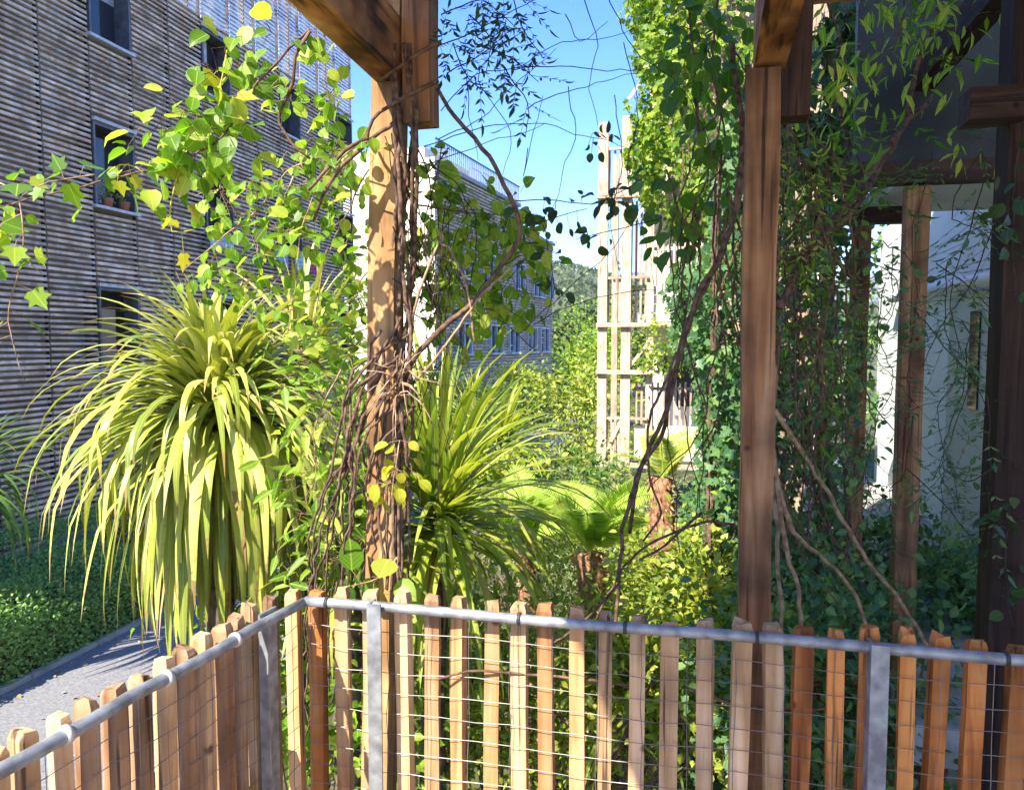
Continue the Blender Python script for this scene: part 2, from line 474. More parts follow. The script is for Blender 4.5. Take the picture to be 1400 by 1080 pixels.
hillside('ridge', M['ridge'], 2600, 4600, .9, lambda a, t: -16 + 395 * math.sin(min(1, t * 1.1) * math.pi / 2) ** 1.3 * (1 + .10 * math.sin(a * 14 + .4) + .06 * math.sin(a * 37) + .03 * math.sin(a * 90)), n=120)

# ------------------------------------------------------------------ left apartment building with slat screens
def slat_building():
    base = Q(-10, 12, GZ)
    B = thing('apartment_building', base, 'tall apartment building wrapped in weathered horizontal timber slats, left of the garden', 'building')
    g0, n, pw = 2.03, 19, 1.0265
    g1 = g0 + n * pw
    ZT, ZR = 8.25, 10.45
    m = MB(); m.gbox(-18, -10.28, g0, g1, GZ - .1, ZT - .05); m.build('wall', M['backwall'], B)
    m = MB(); m.gbox(-18.05, -10.02, g0 - .1, g1 + .05, ZT - .05, ZT + .16); m.build('roof', M['concrete'], B)
    m = MB(); m.gbox(-18, -9.98, g0 - .05, g1, -1.72, -1.5); m.build('plinth', M['concrete'], B)
    # window openings: column index -> rows of (sill, head)
    rows = [(1.22, 2.62), (4.02, 5.42), (6.86, 8.16)]
    wins = {}
    for c in range(n):
        if c % 3 == 0: wins[c] = rows
    wins[1] = [rows[1]]
    for c, rr in wins.items():
        a, b = g0 + c * pw + .03, g0 + (c + 1) * pw - .03
        for (s, h) in rr:
            m = MB(); m.gbox(-10.30, -9.955, a - .01, a + .035, s, h); m.gbox(-10.30, -9.955, b - .035, b + .01, s, h); m.gbox(-10.30, -9.955, a + .035, b - .035, h - .05, h)
            w = m.build('window', M['frame'], B)
            m = MB(); m.gbox(-10.275, -10.262, a + .036, b - .036, s + .03, h - .052)
            m.build('pane', M['glass'] if (c + int(s)) % 2 else M['dark'], w)
            m = MB(); m.gbox(-10.26, -9.90, a - .06, b + .06, s - .05, s); m.build('sill', M['sill'], w)
            m = MB(); m.gbox(-9.96, -9.91, a - .03, b + .03, h + .012, h + .07); m.build('lintel', M['sill'], w)
            if (c * 7 + int(s * 3)) % 3 != 0:
                m = MB(); q = random.uniform(.25, .7); m.gbox(-10.258, -10.254, a + .04, b - (.04 if c % 2 else .40), h - .055 - q, h - .055); m.build('blind', M['sill'], w)
            if s < 3 and c == 9:                      # a door leaf seen inside the lowest opening
                m = MB(); m.gbox(-10.26, -10.22, a + .30, b - .30, s + .03, s + 1.05); m.build('shutter', M['backwall'], w)
    sp = .092
    zz = np.arange(-1.48, ZR, sp)
    for c in range(n):
        a, b = g0 + c * pw + .012, g0 + (c + 1) * pw - .012
        m = MB()
        for z in zz:
            if m.v and any(z - sp < h + .10 <= z for s, h in wins.get(c, [])):
                m.build('slat_screen', M['slat'], B); m = MB()
            if any(s - .10 < z < h + .10 for s, h in wins.get(c, [])): continue
            if z > ZT + .1 and c < 1: continue
            tilt = random.gauss(0, .0035); hh = random.uniform(.018, .026); o = random.uniform(-.007, .007)
            aa, bb = a + random.uniform(0, .012), b - random.uniform(0, .012)
            A, Bb = Q(-9.985 + o, aa, z - tilt), Q(-9.985 + o, bb, z + tilt)
            ax = (Bb - A) / 2
            m.box((A + Bb) / 2, ax, RX * .011 + Vector((0, 0, .004)), Vector((0, 0, hh)) - RX * .006)
        m.build('slat_screen', M['slat'], B)
    for c in range(n + 1):
        g = g0 + c * pw
        m = MB(); m.gbox(-10.06, -9.998, g - .011, g + .011, -1.5, ZR + .02); m.build('mullion', M['tie'], B)
    # curtains of laundry lines are things of their own
    m = MB()
    for c in range(0, n, 2):
        m.gbox(-10.35, -10.28, g0 + c * pw, g0 + c * pw + .05, ZT + .16, ZR)
    m.gbox(-10.35, -10.28, g0, g1, ZR - .06, ZR); m.build('screen_frame', M['frame'], B)
    return B
slat_building()

# ------------------------------------------------------------------ second building beyond it
def second_building():
    fa = R_(19.6)
    fd = Vector((math.sin(fa), math.cos(fa), 0)); fr = Vector((math.cos(fa), -math.sin(fa), 0)); up = Vector((0, 0, 1))
    C0 = Vector((P(598, 470, 32.1).x, 32.1, 0))
    far = P(756, 470, 48.2); L = (Vector((far.x, far.y, 0)) - C0).length
    B = thing('apartment_building', C0 + Vector((0, 0, GZ)), 'pale apartment block beyond the garden with sunny cream end wall and shaded slatted side', 'building')
    def bx(m, s0, s1, r0, r1, z0, z1):
        m.box(C0 + fd * ((s0 + s1) / 2) + fr * ((r0 + r1) / 2) + up * ((z0 + z1) / 2), fd * ((s1 - s0) / 2), fr * ((r1 - r0) / 2), up * ((z1 - z0) / 2))
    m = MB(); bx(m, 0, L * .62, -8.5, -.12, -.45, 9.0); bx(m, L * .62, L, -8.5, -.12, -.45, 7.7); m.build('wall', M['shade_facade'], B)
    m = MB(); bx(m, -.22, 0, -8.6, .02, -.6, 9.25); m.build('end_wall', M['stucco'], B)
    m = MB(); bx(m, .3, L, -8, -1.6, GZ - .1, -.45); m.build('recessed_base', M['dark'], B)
    m = MB(); bx(m, 0, L * .62, -8.6, .06, 9.0, 9.18); bx(m, L * .62 + .002, L + .05, -8.6, .06, 7.7, 7.86); m.build('roof', M['concrete'], B)
    m = MB()
    s = .05
    while s < L * .62:
        bx(m, s, s + .03, -.06, -.02, 9.18, 10.05); s += .22
    bx(m, 0, L * .62, -.07, -.01, 10.05, 10.10); m.build('railing', M['frame'], B)
    m = MB(); bx(m, 2, 7, -6, -1.5, 9.18, 10.3); m.build('penthouse', M['stucco'], B)
    win = [(L * .12, 4.6), (L * .30, 4.6), (L * .12, 1.2), (L * .36, 1.2), (L * .52, 1.2), (L * .57, 4.6), (L * .70, 1.2), (L * .84, 1.2), (L * .76, 4.4), (L * .90, 4.4)]
    m = MB(); z = -.42
    while z < 8.95:
        s = 0.02
        while s < L - .1:
            e = min(L, s + random.uniform(1.6, 2.6))
            if z < 7.6 or e < L * .62:
                if not any(s < ws + 1.7 and e > ws and wz - .1 < z < wz + 1.5 for ws, wz in win):
                    bx(m, s, e - .03, -.10, -.05 + random.uniform(-.012, .012), z + random.uniform(-.01, .01), z + .055)
                else:
                    for (p, q) in ((s, None),):
                        ws = [w for w in win if s < w[0] + 1.7 and e > w[0] and w[1] - .1 < z < w[1] + 1.5][0][0]
                        if ws > s + .1: bx(m, s, ws, -.10, -.055, z, z + .055)
                        if e > ws + 1.8: bx(m, ws + 1.72, e - .03, -.10, -.055, z, z + .055)
            s = e
        z += .15
    m.build('slat_screen', M['slat'], B)
    for ws, wz in win:
        m = MB()
        bx(m, ws, ws + .07, -.11, .05, wz, wz + 1.4); bx(m, ws + 1.6, ws + 1.67, -.11, .05, wz, wz + 1.4); bx(m, ws + .80, ws + .87, -.11, .03, wz, wz + 1.4)
        bx(m, ws + .07, ws + 1.6, -.11, .05, wz + 1.33, wz + 1.4)
        w = m.build('window', M['sill'], B)
        m = MB(); bx(m, ws + .07, ws + 1.6, -.118, -.105, wz + .02, wz + 1.33); m.build('pane', M['glass'], w)
        m = MB(); bx(m, ws - .1, ws + 1.8, -.11, .16, wz - .08, wz); m.build('sill', M['sill'], w)
    for s in np.linspace(.8, L - .4, 6):
        m = MB(); m.tube([C0 + fd * s - fr * .4 + up * (GZ - .1), C0 + fd * s - fr * .4 + up * -.45], .13, k=12); m.build('pillar', M['concrete'], B, True)
    return B
second_building()

# ------------------------------------------------------------------ sunlit balcony tower
def tower():
    g = 16.6
    T = thing('balcony_tower', Q(-1, g, GZ), 'sunlit timber balcony tower with cream boards, beside the ivy on the right', 'balcony tower')
    lL, lR = -1.92, 1.2
    for k, (l, gg) in enumerate(((lL, g), (-1.42, g), (-.92, g + .1), (lL + .1, g + 1.6), (lR, g))):
        timber('post', Q(l, gg, GZ if k > 2 else -.9), Q(l, gg, (6.3, 6.4, 9.3, 5.9, 9.3)[k]), .20 if k < 2 else .14, .18, M['towerwood'], T)
    for z in (-.95, 1.05, 2.05, 4.75):
        timber('beam', Q(lL - .12, g - .12, z), Q(-.72 if z in (1.05,) else lR, g - .12, z), .09, .14, M['towerwood'], T)
    for z in (-.86, 2.12, 4.9):
        m = MB(); m.gbox(-1.25, lR, g + .2, g + 3.2, z, z + .16); m.build('floor_slab', M['board'], T)
    for z, l0 in ((-.70, -1.25), (2.28, -.95), (5.06, -.95)):
        f = 0
        for k in range(5):
            if k * .17 > .66: break
            m = MB(); m.gbox(l0, lR, g + .12, g + .145, z - .16 + k * .19, z + .018 + k * .19)
            m.build('board', M['board'], T)
        zb = z - .16 + 4 * .19
        m = MB(); l = l0 + .03
        while l < lR:
            m.gbox(l, l + .045, g + .15, g + .19, zb - .01, zb + .92 + random.uniform(-.02, .02)); l += .115
        m.gbox(l0, lR, g + .19, g + .23, zb + .75, zb + .82); m.build('railing', M['towerwood'], T)
    m = MB(); m.gbox(-1.15, 3, g + 2.9, g + 3.2, -1, 9.2); m.build('wall', M['stucco'], T)
    for z0, z1 in ((2.2, 4.68), (4.95, 6.25)):
        m = MB(); l = -1.36
        while l < -.97:
            m.gbox(l, l + .05, g + .16, g + .20, z0, z1); l += .105
        m.build('slat_screen', M['towerwood'], T)
    for z in (-.95, 2.05, 4.75):
        timber('handrail', Q(lL, g - .03, z + 1.0), Q(-.95, g - .03, z + 1.0), .05, .07, M['towerwood'], T)
        for k in range(3):
            timber('baluster', Q(lL + .12 + k * .12, g + .02, z + .07), Q(lL + .12 + k * .12, g + .02, z + .97), .045, .04, M['towerwood'], T)
        timber('brace', Q(-1.42, g + .02, z + 2.0), Q(-.95, g + .02, z + 2.62), .06, .06, M['towerwood'], T)
    for z in (.1, 2.9):
        m = MB(); m.gbox(-.4, .45, g + 2.85, g + 2.89, z, z + 1.7); m.build('door', M['glass'], T)
    timber('brace', Q(-1.9, g - .02, -.8), Q(-1.42, g - .02, .15), .07, .07, M['towerwood'], T)
    return T
tower()

# ------------------------------------------------------------------ own building: gallery, unseen upper floor shading the deck, neighbour's gallery
def gallery():
    B = thing('gallery_building', Q(3, 0, 0), 'timber gallery with brown posts and white plaster wall on the shaded right', 'building')
    m = MB(); m.gbox(-1.12, 7, -3.2, 1.86, 3.0, 9.6); m.build('unseen_upper_storey', M['stucco'], B)  # unseen block; edges set by where its shade falls, back short for bounce
    m = MB(); m.gbox(2.15, 2.35, 3.6, 10.0, -2.2, 3.0); m.build('white_wall', M['white'], B)
    m = MB(); m.gbox(.95, 2.15, 3.55, 12.5, -.18, 0); m.build('floor_slab', M['concrete'], B)
    m = MB(); m.gbox(1.12, 2.15, 4.13, 5.9, 2.56, 2.64); m.build('ceiling', M['ceil'], B)
    timber('post', Q(1.03, 2.86, -2.2), Q(1.03, 2.86, 3.0), .12, .12, M['darkwood'], B)
    for g, w in ((4.1, .10), (5.35, .10), (6.6, .10)):
        timber('post', Q(1.03, g, -2.2), Q(1.03, g, 2.40 if g > 3 else 3.0), w, w, M['post'], B)
    timber('beam', Q(.70, 4.07, 2.46), Q(2.1, 4.07, 2.46), .10, .10, M['darkwood'], B)
    timber('beam', Q(.72, 5.35, 2.46), Q(1.42, 5.35, 2.46), .10, .10, M['darkwood'], B)
    timber('beam', Q(.83, 2.78, 2.40), Q(1.0, 2.78, 2.40), .10, .11, M['darkwood'], B)
    timber('beam', Q(1.03, 2.93, 2.9), Q(1.03, 6.8, 2.9), .09, .12, M['darkwood'], B)
    m = MB(); m.gbox(.74, 2.12, 4.06, 4.12, 2.515, 3.35); m.build('parapet_panel', M['panel'], B)
    m = MB(); m.tube(spline([Q(2.08, 4.2, 2.05), Q(2.06, 5.5, 2.10), Q(2.06, 7.5, 2.13), Q(2.06, 9, 2.14)]), .055, k=12)
    m.build('pipe', M['white'], B, True)
    m = MB(); m.gbox(2.10, 2.148, 6.3, 7.2, .05, 2.05)
    d = m.build('door', M['ceil'], B)
    m = MB(); m.gbox(2.085, 2.099, 6.45, 6.65, 1.15, 1.9); m.build('pane', M['glass'], d)
    timber('rail', Q(.98, 4.1, -.25), Q(.98, 5.3, -.25), .07, .16, M['post'], B)
    timber('rail', Q(.98, 5.4, -.2), Q(.98, 6.6, -.2), .07, .16, M['post'], B)
    return B
gallery()

def pergola():
    T = thing('pergola', P(532, 470, 2.45) * 1, 'brown timber pergola posts and beams standing just outside the picket fence', 'pergola')
    a, b = P(523, 800, 2.45), P(533, 120, 2.45)
    d = (b - a) / (b.z - a.z)
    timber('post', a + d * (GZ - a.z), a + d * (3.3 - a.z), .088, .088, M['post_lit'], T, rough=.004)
    a = P(576, 172, 2.40)
    timber('post', a, a + Vector((0, 0, 1.0)), .085, .085, M['post'], T)
    a, b = P(1029, 850, 2.19), P(1042, 120, 2.19)
    d = (b - a) / (b.z - a.z)
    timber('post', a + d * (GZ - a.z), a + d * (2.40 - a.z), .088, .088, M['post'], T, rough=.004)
    a = P(1086, 164, 2.24)
    timber('post', a, a + Vector((0, 0, 1.0)), .075, .085, M['darkwood'], T)
    # beams running back over the deck
    e = P(536, 122, 2.42); h = P(402, 0, 1.79); h.z = e.z = 2.45 + .09
    dd = (h - e).normalized()
    bm_ = timber('beam', e - dd * .05, e + dd * 2.3, .085, .18, M['beam'], T)
    m = MB(); q = P(430, 22, 1.98); q.z = 2.449
    m.tube([q, q - Vector((0, 0, .012))], .017, k=6); m.build('bolt', M['tie'], bm_)
    e = P(1052, 110, 2.20); h = P(1078, 0, 1.68); h.z = e.z = 2.415 + .09
    dd = (h - e).normalized()
    timber('beam', e - dd * .04, e + dd * 2.3, .085, .18, M['beam'], T)
    a = P(1095, 34, 2.30); a.z = 2.70
    timber('beam', a, a + RX * 1.1, .09, .14, M['post'], T)
    a = Q(-1.05, 2.36, 2.86)
    timber('beam', a, a + RX * 1.35, .07, .14, M['post'], T)
    return T
pergola()

# ------------------------------------------------------------------ picket fences with rail and wire mesh
RZ = 1.0
FA, FB = P(418, 828, 1.906), P(1400, 912, 1.544)
FA.z = FB.z = 0
LA, LB = P(0, 1074, 1.13), P(416, 828, 1.906)
LA.z = LB.z = 0
def picket(px, py, A, B, mat, parent, w=.036, dp=.032, zb=.06):
    t = on_line(px, py, A, B)
    h = t.z - zb + .006
    D = (B - A).normalized(); N = Vector((-D.y, D.x, 0))
    bm = bmesh.new()
    rings = []
    lean = random.gauss(0, .003)
    tw = random.uniform(-.10, .10)
    j = lambda s: random.gauss(0, s)
    cw, cd = random.uniform(.9, 1.12), random.uniform(.85, 1.15)
    base = [(sx * w / 2 * cw + j(.0015), sy * dp / 2 * cd + j(.0015)) for sx, sy in ((-1,-1),(1,-1),(1,1),(-1,1))]
    nseg = 7
    zs = [h * i / nseg for i in range(nseg)] + [h - .014, h]
    bow = random.gauss(0, .0018)
    for i, z in enumerate(zs):
        s = .80 if i == len(zs) - 1 else 1.0
        f = z / h
        ox = lean * (f - 1) * 2 + bow * math.sin(f * math.pi); oy = j(.0008)
        c, sn = math.cos(tw), math.sin(tw)
        rings.append([bm.verts.new((c * x * s - sn * y * s + ox + j(.0006), sn * x * s + c * y * s + oy, z + (j(.004) if i == len(zs) - 1 else 0))) for x, y in base])
    for i in range(len(rings) - 1):
        for k in range(4):
            bm.faces.new((rings[i][k], rings[i][(k+1) % 4], rings[i+1][(k+1) % 4], rings[i+1][k]))
    bm.faces.new(rings[0][::-1]); bm.faces.new(rings[-1])
    sel = [e for e in bm.edges if e.calc_face_angle() > .5]
    bmesh.ops.bevel(bm, geom=sel, offset=.0025, segments=1, affect='EDGES')
    me = bpy.data.meshes.new('picket'); bm.to_mesh(me); bm.free()
    M3 = Matrix((D, N, Vector((0, 0, 1)))).transposed()
    return link('picket', me, mat, parent, Matrix.Translation(Vector((t.x, t.y, zb)) - wloc(parent)) @ M3.to_4x4())

def wire_panel(A, B, z0, z1, sx, sz, parent):
    m = MB(); D = (B - A); L = D.length; D = D / L
    N = Vector((-D.y, D.x, 0))
    n = int((z1 - z0) / sz)
    for i in range(n + 1):
        z = z0 + i * sz
        pts = [A + D * (L * k / 24) + N * random.gauss(0, .0015) + Vector((0, 0, z + random.gauss(0, .0018) - .004 * math.sin(k * .9))) for k in range(25)]
        m.tube(pts, .0010, k=4)
    for i in range(int(L / sx) + 1):
        pts = [A + D * min(L, i * sx + random.gauss(0, .002)) + N * (.0025) + Vector((0, 0, z0 + (z1 - z0) * k / 10)) + D * random.gauss(0, .0012) for k in range(11)]
        m.tube(pts, .0009, k=4)
    return m.build('wire_mesh', M['wire'], parent)

def fences():
    D = (FB - FA).normalized(); N = Vector((-D.y, D.x, 0))
    E = FA + D * 2.1
    T = thing('picket_fence', (FA + E) / 2, 'long picket fence with galvanised rail running across the front of the deck', 'fence')
    OA, OB = FA + N * .048, FB + N * .048
    lst = [(400,811,'tan'),(433,811,'orange'),(468,808,'tan'),(508,810,'weathered'),(551,813,'weathered'),(592,815,'weathered'),(628,821,'tan'),(674,824,'tan'),(711,826,'weathered'),(745,829,'tan'),(789,832,'tan'),(828,841,'weathered'),(873,843,'weathered'),(916,853,'weathered'),(964,848,'weathered'),(1015,852,'weathered'),(1056,856,'weathered'),(1099,861,'orange'),(1143,865,'orange'),(1189,860,'orange'),(1240,868,'orange'),(1287,874,'orange'),(1335,877,'orange'),(1392,888,'orange'),(1440,892,'orange'),(1490,897,'orange')]
    for px, py, mt in lst: picket(px, py, OA, OB, M[mt], T)
    m = MB()
    pts = [FA + D * (i * .1) + Vector((0, 0, RZ + .002 * math.sin(i * .7))) for i in range(22)]
    m.tube(pts, .0125, k=16); m.build('rail', M['galv'], T, True)
    for px in (710, 855, 1035, 1378, 448):
        c = on_line(px, 850, FA, FB); c.z = RZ
        m = MB(); m.tube([c - D * .004, c + D * .004], .0152, k=14); m.build('clip', M['tie'], T, True)
    for px in (512, 1195):
        c = on_line(px, 850, FA, FB)
        m = MB(); c.z = 0
        o = c - N * .0
        m.box(o + Vector((0, 0, .5)) - D * .006, D * .003, N * .018, Vector((0, 0, .515)))
        m.box(o + Vector((0, 0, .5)) - N * .0235 + D * .009, D * .018, N * .003, Vector((0, 0, .515)))
        m.build('metal_post', M['galv'], T)
    wire_panel(FA + N * .020, E + N * .020, .1, RZ - .02, .105, .052, T)
    for z in (.16,):
        a, b = OA + N * .035 - D * .06, E + N * .083
        m = MB(); a.z = b.z = z; m.bar(a, b, .045, .03); m.build('cross_rail', M['post'], T)
    # left return
    D2 = (LB - LA).normalized(); N2 = Vector((-D2.y, D2.x, 0))
    T2 = thing('picket_fence', LA, 'short picket fence with galvanised rail running back along the left of the deck', 'fence')
    A2, B2 = LA + N2 * .048, LB + N2 * .048
    lst = [(-90,1064,'weathered'),(-50,1043,'weathered'),(-10,1024,'weathered'),(32,1002,'weathered'),(80,980,'weathered'),(118,960,'tan'),(156,942,'tan'),(192,924,'tan'),(224,904,'weathered'),(251,888,'tan'),(277,870,'weathered'),(303,856,'tan'),(322,846,'tan'),(341,829,'weathered'),(369,818,'weathered')]
    for px, py, mt in lst: picket(px, py, A2, B2, M['shadepicket' if mt == 'tan' or px % 3 == 0 else mt], T2, .025, .036)
    S2 = LA - D2 * .5
    m = MB(); m.tube([S2 + (LB - S2) * (i / 12) + Vector((0, 0, RZ + .003 * math.sin(i * 2.))) for i in range(13)], .0125, k=16); m.build('rail', M['galv'], T2, True)
    for px, py in ((90, 1020), (228, 940), (322, 880)):
        c = on_line(px, py, LA, LB); c.z = RZ
        m = MB(); m.tube([c - D2 * .006, c + D2 * .006], .0165, k=14); m.build('clip', M['sill'], T2, True)
    c = on_line(372, 860, LA, LB); c.z = 0
    m = MB(); m.box(c + Vector((0, 0, .5)) + N2 * .012, D2 * .032, N2 * .003, Vector((0, 0, .52))); m.box(c + Vector((0, 0, .5)) + N2 * .0 - D2 * .03, D2 * .003, N2 * .011, Vector((0, 0, .51)))
    m.build('metal_post', M['galv'], T2)
    wire_panel(S2 + N2 * .022, LB + N2 * .022, .1, RZ - .02, .10, .052, T2)
    for z in (.16, .62):
        m = MB(); a, b = S2 + N2 * .09, LB + N2 * .09 - D2 * .02; a.z = b.z = z; m.bar(a, b, .045, .03); m.build('cross_rail', M['post'], T2)
fences()

# ------------------------------------------------------------------ plants
def sword_mesh(name, c, n, L, width, mat, parent, up=(-.2, 1.45), droop=1.0, seg=9, az=None, spread=.03, tall=1.0):
    """strap leaves that leave a crown, arch over and hang"""
    c = Vector(c); V = []
    kf = 3
    fs = []
    for i in range(seg):
        a = i * kf
        fs += [(a, a + 1, a + 4, a + 3), (a + 1, a + 2, a + 5, a + 4)]
    for q in range(n):
        a = random.uniform(0, 2 * math.pi) if az is None else random.gauss(az[0], az[1])
        u = (q + .5) / n
        el = up[0] + (up[1] - up[0]) * u ** 1.15 + random.gauss(0, .10)
        ln = L * random.uniform(.72, 1.12) * (1 if u < .55 else 1 + (tall - 1) * min(1, (u - .45) / .45))
        w = width * random.uniform(.75, 1.2)
        p = c + Vector((random.gauss(0, spread), random.gauss(0, spread), random.gauss(0, spread) - (1 - u) * .14 * L))
        ds = ln / seg
        dr = droop * random.uniform(.62, 1.3) * (1.25 - .85 * max(0, u) ** 2.2)
        side = Vector((-math.sin(a), math.cos(a), 0))
        da = random.gauss(0, .05)
        tw = random.gauss(0, .25)
        for i in range(seg + 1):
            t = i / seg
            d = Vector((math.cos(a) * math.cos(el), math.sin(a) * math.cos(el), math.sin(el)))
            nn = side.cross(d); ww = w * (math.sin(math.pi * min(1, .22 + t * .35)) if t < .5 else 1) * (1 - max(0, (t - .35) / .65) ** 2.0) * .5 + .0008
            s2 = side * math.cos(tw * t) + nn * math.sin(tw * t); n2 = nn * math.cos(tw * t) - side * math.sin(tw * t)
            V += [p - s2 * ww + n2 * ww * .45 * (1 - t), p, p + s2 * ww + n2 * ww * .45 * (1 - t)]
            p = p + d * ds
            el -= dr * (.10 + .34 * t) * (1.0 if el > -1.25 else .15); a += da * .3
            side = Vector((-math.sin(a), math.cos(a), 0))
    off = wloc(parent)
    arr = np.array([tuple(v - off) for v in V])
    uv = np.array([((k - 1) * .35, i / seg) for i in range(seg + 1) for k in range(3)])
    return raw_mesh(name, arr, fs, n, (seg + 1) * kf, mat, parent, uv=uv)

def cordyline(c, n, L, width, label, mat='l_sword', zg=None, droop=1.0, up=(-.2, 1.45), group=None, tr=.06, dry=0, seg=9, cat='cordyline', tall=.85):
    zg = GZ if zg is None else zg
    c = Vector(c)
    T = thing('cordyline', (c.x, c.y, zg), label, cat, group)
    m = MB(); m.tube(spline([Vector((c.x + .05, c.y + .04, zg - .05)), Vector((c.x - .03, c.y, (zg + c.z) / 2)), c], .2, .004), tr * 1.25, tr * .9, k=10)
    m.build('trunk', M['trunk'], T, True)
    sword_mesh('foliage', c, n, L, width, M[mat], T, up, droop, seg, tall=tall)
    if dry: sword_mesh('dry_foliage', c - Vector((0, 0, .12)), dry, L * .8, width * .8, M['l_dry'], T, (-.9, -.2), 1.2, 7)
    return T

cordyline(P(300, 565, 3.4), 760, .95, .040, 'large yellow-green cordyline with long drooping strap leaves behind the left fence', dry=30, droop=1.0, up=(-.62, 1.52), tall=.74, seg=11)
cordyline(P(415, 480, 4.1), 60, .70, .034, 'upright yellow spiky cordyline head behind the large drooping one', droop=.35, up=(.3, 1.5))
cordyline(P(600, 695, 4.0), 220, 1.0, .040, 'open green cordyline right of the vine-wrapped post', 'l_garden', droop=.7, up=(-.3, 1.45), dry=16, tall=1.05)
cordyline(P(-45, 655, 8.0), 150, 1.15, .05, 'dark green cordyline cut by the left edge above the clipped hedge', 'l_swordg', droop=1.0)
cordyline(P(690, 600, 9.5), 150, .95, .045, 'fine-leaved round cordyline in the middle of the garden', 'l_garden', droop=.6)
cordyline(P(648, 585, 14), 130, 1.3, .055, 'upright pale cordyline below the grey slatted facade', 'l_sword', droop=.45, up=(0, 1.5))
cordyline(P(800, 545, 30), 110, 2.0, .10, 'yellow cordyline beside the corner of the far apartment block', 'l_sword', droop=.9)
cordyline(P(782, 500, 36), 110, 2.0, .10, 'dark green cordyline tree rising behind the yellow one', 'l_swordg', droop=.6, up=(-.3, 1.5))
cordyline(P(480, 400, 16), 70, 1.2, .05, 'shadowy cordyline head in front of the cream end wall', 'l_swordg', droop=.6)
cordyline(P(480, 760, 3.6), 70, .70, .036, 'low leafy cordyline at the foot of the vine-wrapped post', 'l_garden', droop=.8)
cordyline(P(870, 940, 4.4), 80, .8, .035, 'low strappy clump seen through the middle of the picket fence', 'l_garden', droop=.7, zg=GZ)

def shrub(c, rad, n, size, mat, label, tmpl=OVATE, clumps=16, cat='shrub', name='shrub', group=None, spread=.32, zg=None):
    zg = GZ if zg is None else zg
    c = Vector(c)
    T = thing(name, (c.x, c.y, zg), label, cat, group)
    pos, out = cloud(c, rad, n, clumps, spread)
    d, nn = droop_dirs(out, .1, .7)
    leaves('foliage', pos, d, nn, rng.uniform(.65, 1.25, n) * size, tmpl, M[mat], T)
    m = MB()
    for k in range(6):
        a = random.uniform(0, 6.28); e = c + Vector((math.cos(a) * rad[0] * .7, math.sin(a) * rad[1] * .7, random.uniform(-.1, .7) * rad[2]))
        m.tube(spline([Vector((c.x + math.cos(a) * .06, c.y + math.sin(a) * .06, zg - .05)), Vector((c.x, c.y, zg)).lerp(e, .5) + Vector((0, 0, .1)), e], .15, .008), .022 * max(1, rad[2]), .005, k=5)
    m.build('stem', M['trunk'], T)
    return T

shrub(P(785, 672, 13), (1.5, 1.3, 1.1), 5200, .085, 'l_grey', 'broad grey-green shrub in the middle of the garden below the balcony tower', LANCE)
shrub(P(742, 668, 10), (.8, .8, .6), 2400, .075, 'l_green', 'small yellow-green bush left of the grey-green shrub', OVATE)
shrub(P(850, 780, 8.6), (.8, .8, .7), 2600, .075, 'l_garden', 'yellow-green bush behind the hanging twisted liana', OVATE)
shrub(P(760, 810, 6.2), (.7, .6, .45), 2400, .06, 'l_grey', 'pale feathery bush in front of the tree ferns', LANCE)
shrub(P(700, 690, 7.6), (.6, .5, .5), 1800,   .07, 'l_garden', 'small yellowish bush behind the open green cordyline', OVATE)
shrub(P(960, 860, 5.0), (.4, .5, .6), 3000, .055, 'l_garden', 'sunlit bush at the foot of the ivy wall', OVATE)
shrub(P(800, 985, 4.8), (.9, .6, .6), 4200, .055, 'l_garden', 'dense bush behind the middle pickets below the tree fern', LANCE)
shrub(P(680, 930, 4.6), (.8, .5, .7), 3600, .055, 'l_garden', 'leafy bush behind the pickets right of the lit metal post', OVATE)
shrub(P(540, 960, 4.4), (.7, .5, .8), 3200, .06, 'l_lime', 'lime bush behind the sunlit pickets at the fence corner', LANCE)
shrub(P(420, 930, 3.6), (.45, .4, .6), 1600, .06, 'l_lime', 'lime bush seen through the gap at the fence corner', OVATE)
shrub(P(600, 565, 20), (1.6, 1.2, 1.1), 2600, .13, 'l_green', 'dark green bush under the overhang of the far block', OVATE)
shrub(P(745, 545, 34), (2.2, 1.6, 1.2), 2400, .2, 'l_dark', 'dark bush in the shade by the pillars of the far block', DIAM)
shrub(P(700, 545, 26), (1.6, 1.2, .9), 2000, .15, 'l_garden', 'sunny bush along the path in front of the far block', OVATE)
shrub(P(800, 575, 24), (1.8, 1.6, 1.6), 2600, .16, 'l_garden', 'tall yellow-green bush left of the balcony tower posts', OVATE)
shrub(P(818, 512, 34), (1.1, 1.2, 2.3), 3200, .2, 'l_lime', 'tall lime hedge-like tree beside the tower posts', DIAM, name='tree', cat='tree')
shrub(P(880, 700, 14), (1.0, .9, .9), 2400, .09, 'l_grey', 'grey bush beneath the balcony of the tower', LANCE)
shrub(P(905, 470, 16.0), (.5, .3, .55), 900, .08, 'l_lime', 'leafy planting on the middle balcony of the tower', OVATE, name='balcony_plant', cat='plant', zg=P(905, 470, 16.0).z - .6)
shrub(P(960, 900, 4.4), (.5, .5, .6), 2200, .055, 'l_garden', 'lit bush behind the pickets below the ivy wall', OVATE)
shrub(P(1200, 790, 5.4), (.5, .4, .5), 2200, .06, 'l_ivy', 'leafy bush in front of the gallery floor left of the white wall', OVATE)
shrub(P(1300, 815, 4.9), (.5, .4, .3), 1800, .06, 'l_ivy', 'leafy bush at the foot of the white gallery wall', LANCE)
shrub(P(1250, 840, 4.6), (.55, .4, .42), 2200, .06, 'l_ivy', 'dark leafy bush between the gallery posts at the right', OVATE)
shrub(P(1130, 940, 3.6), (.7, .4, .5), 2600, .055, 'l_ivy', 'dark bush behind the orange pickets', OVATE)
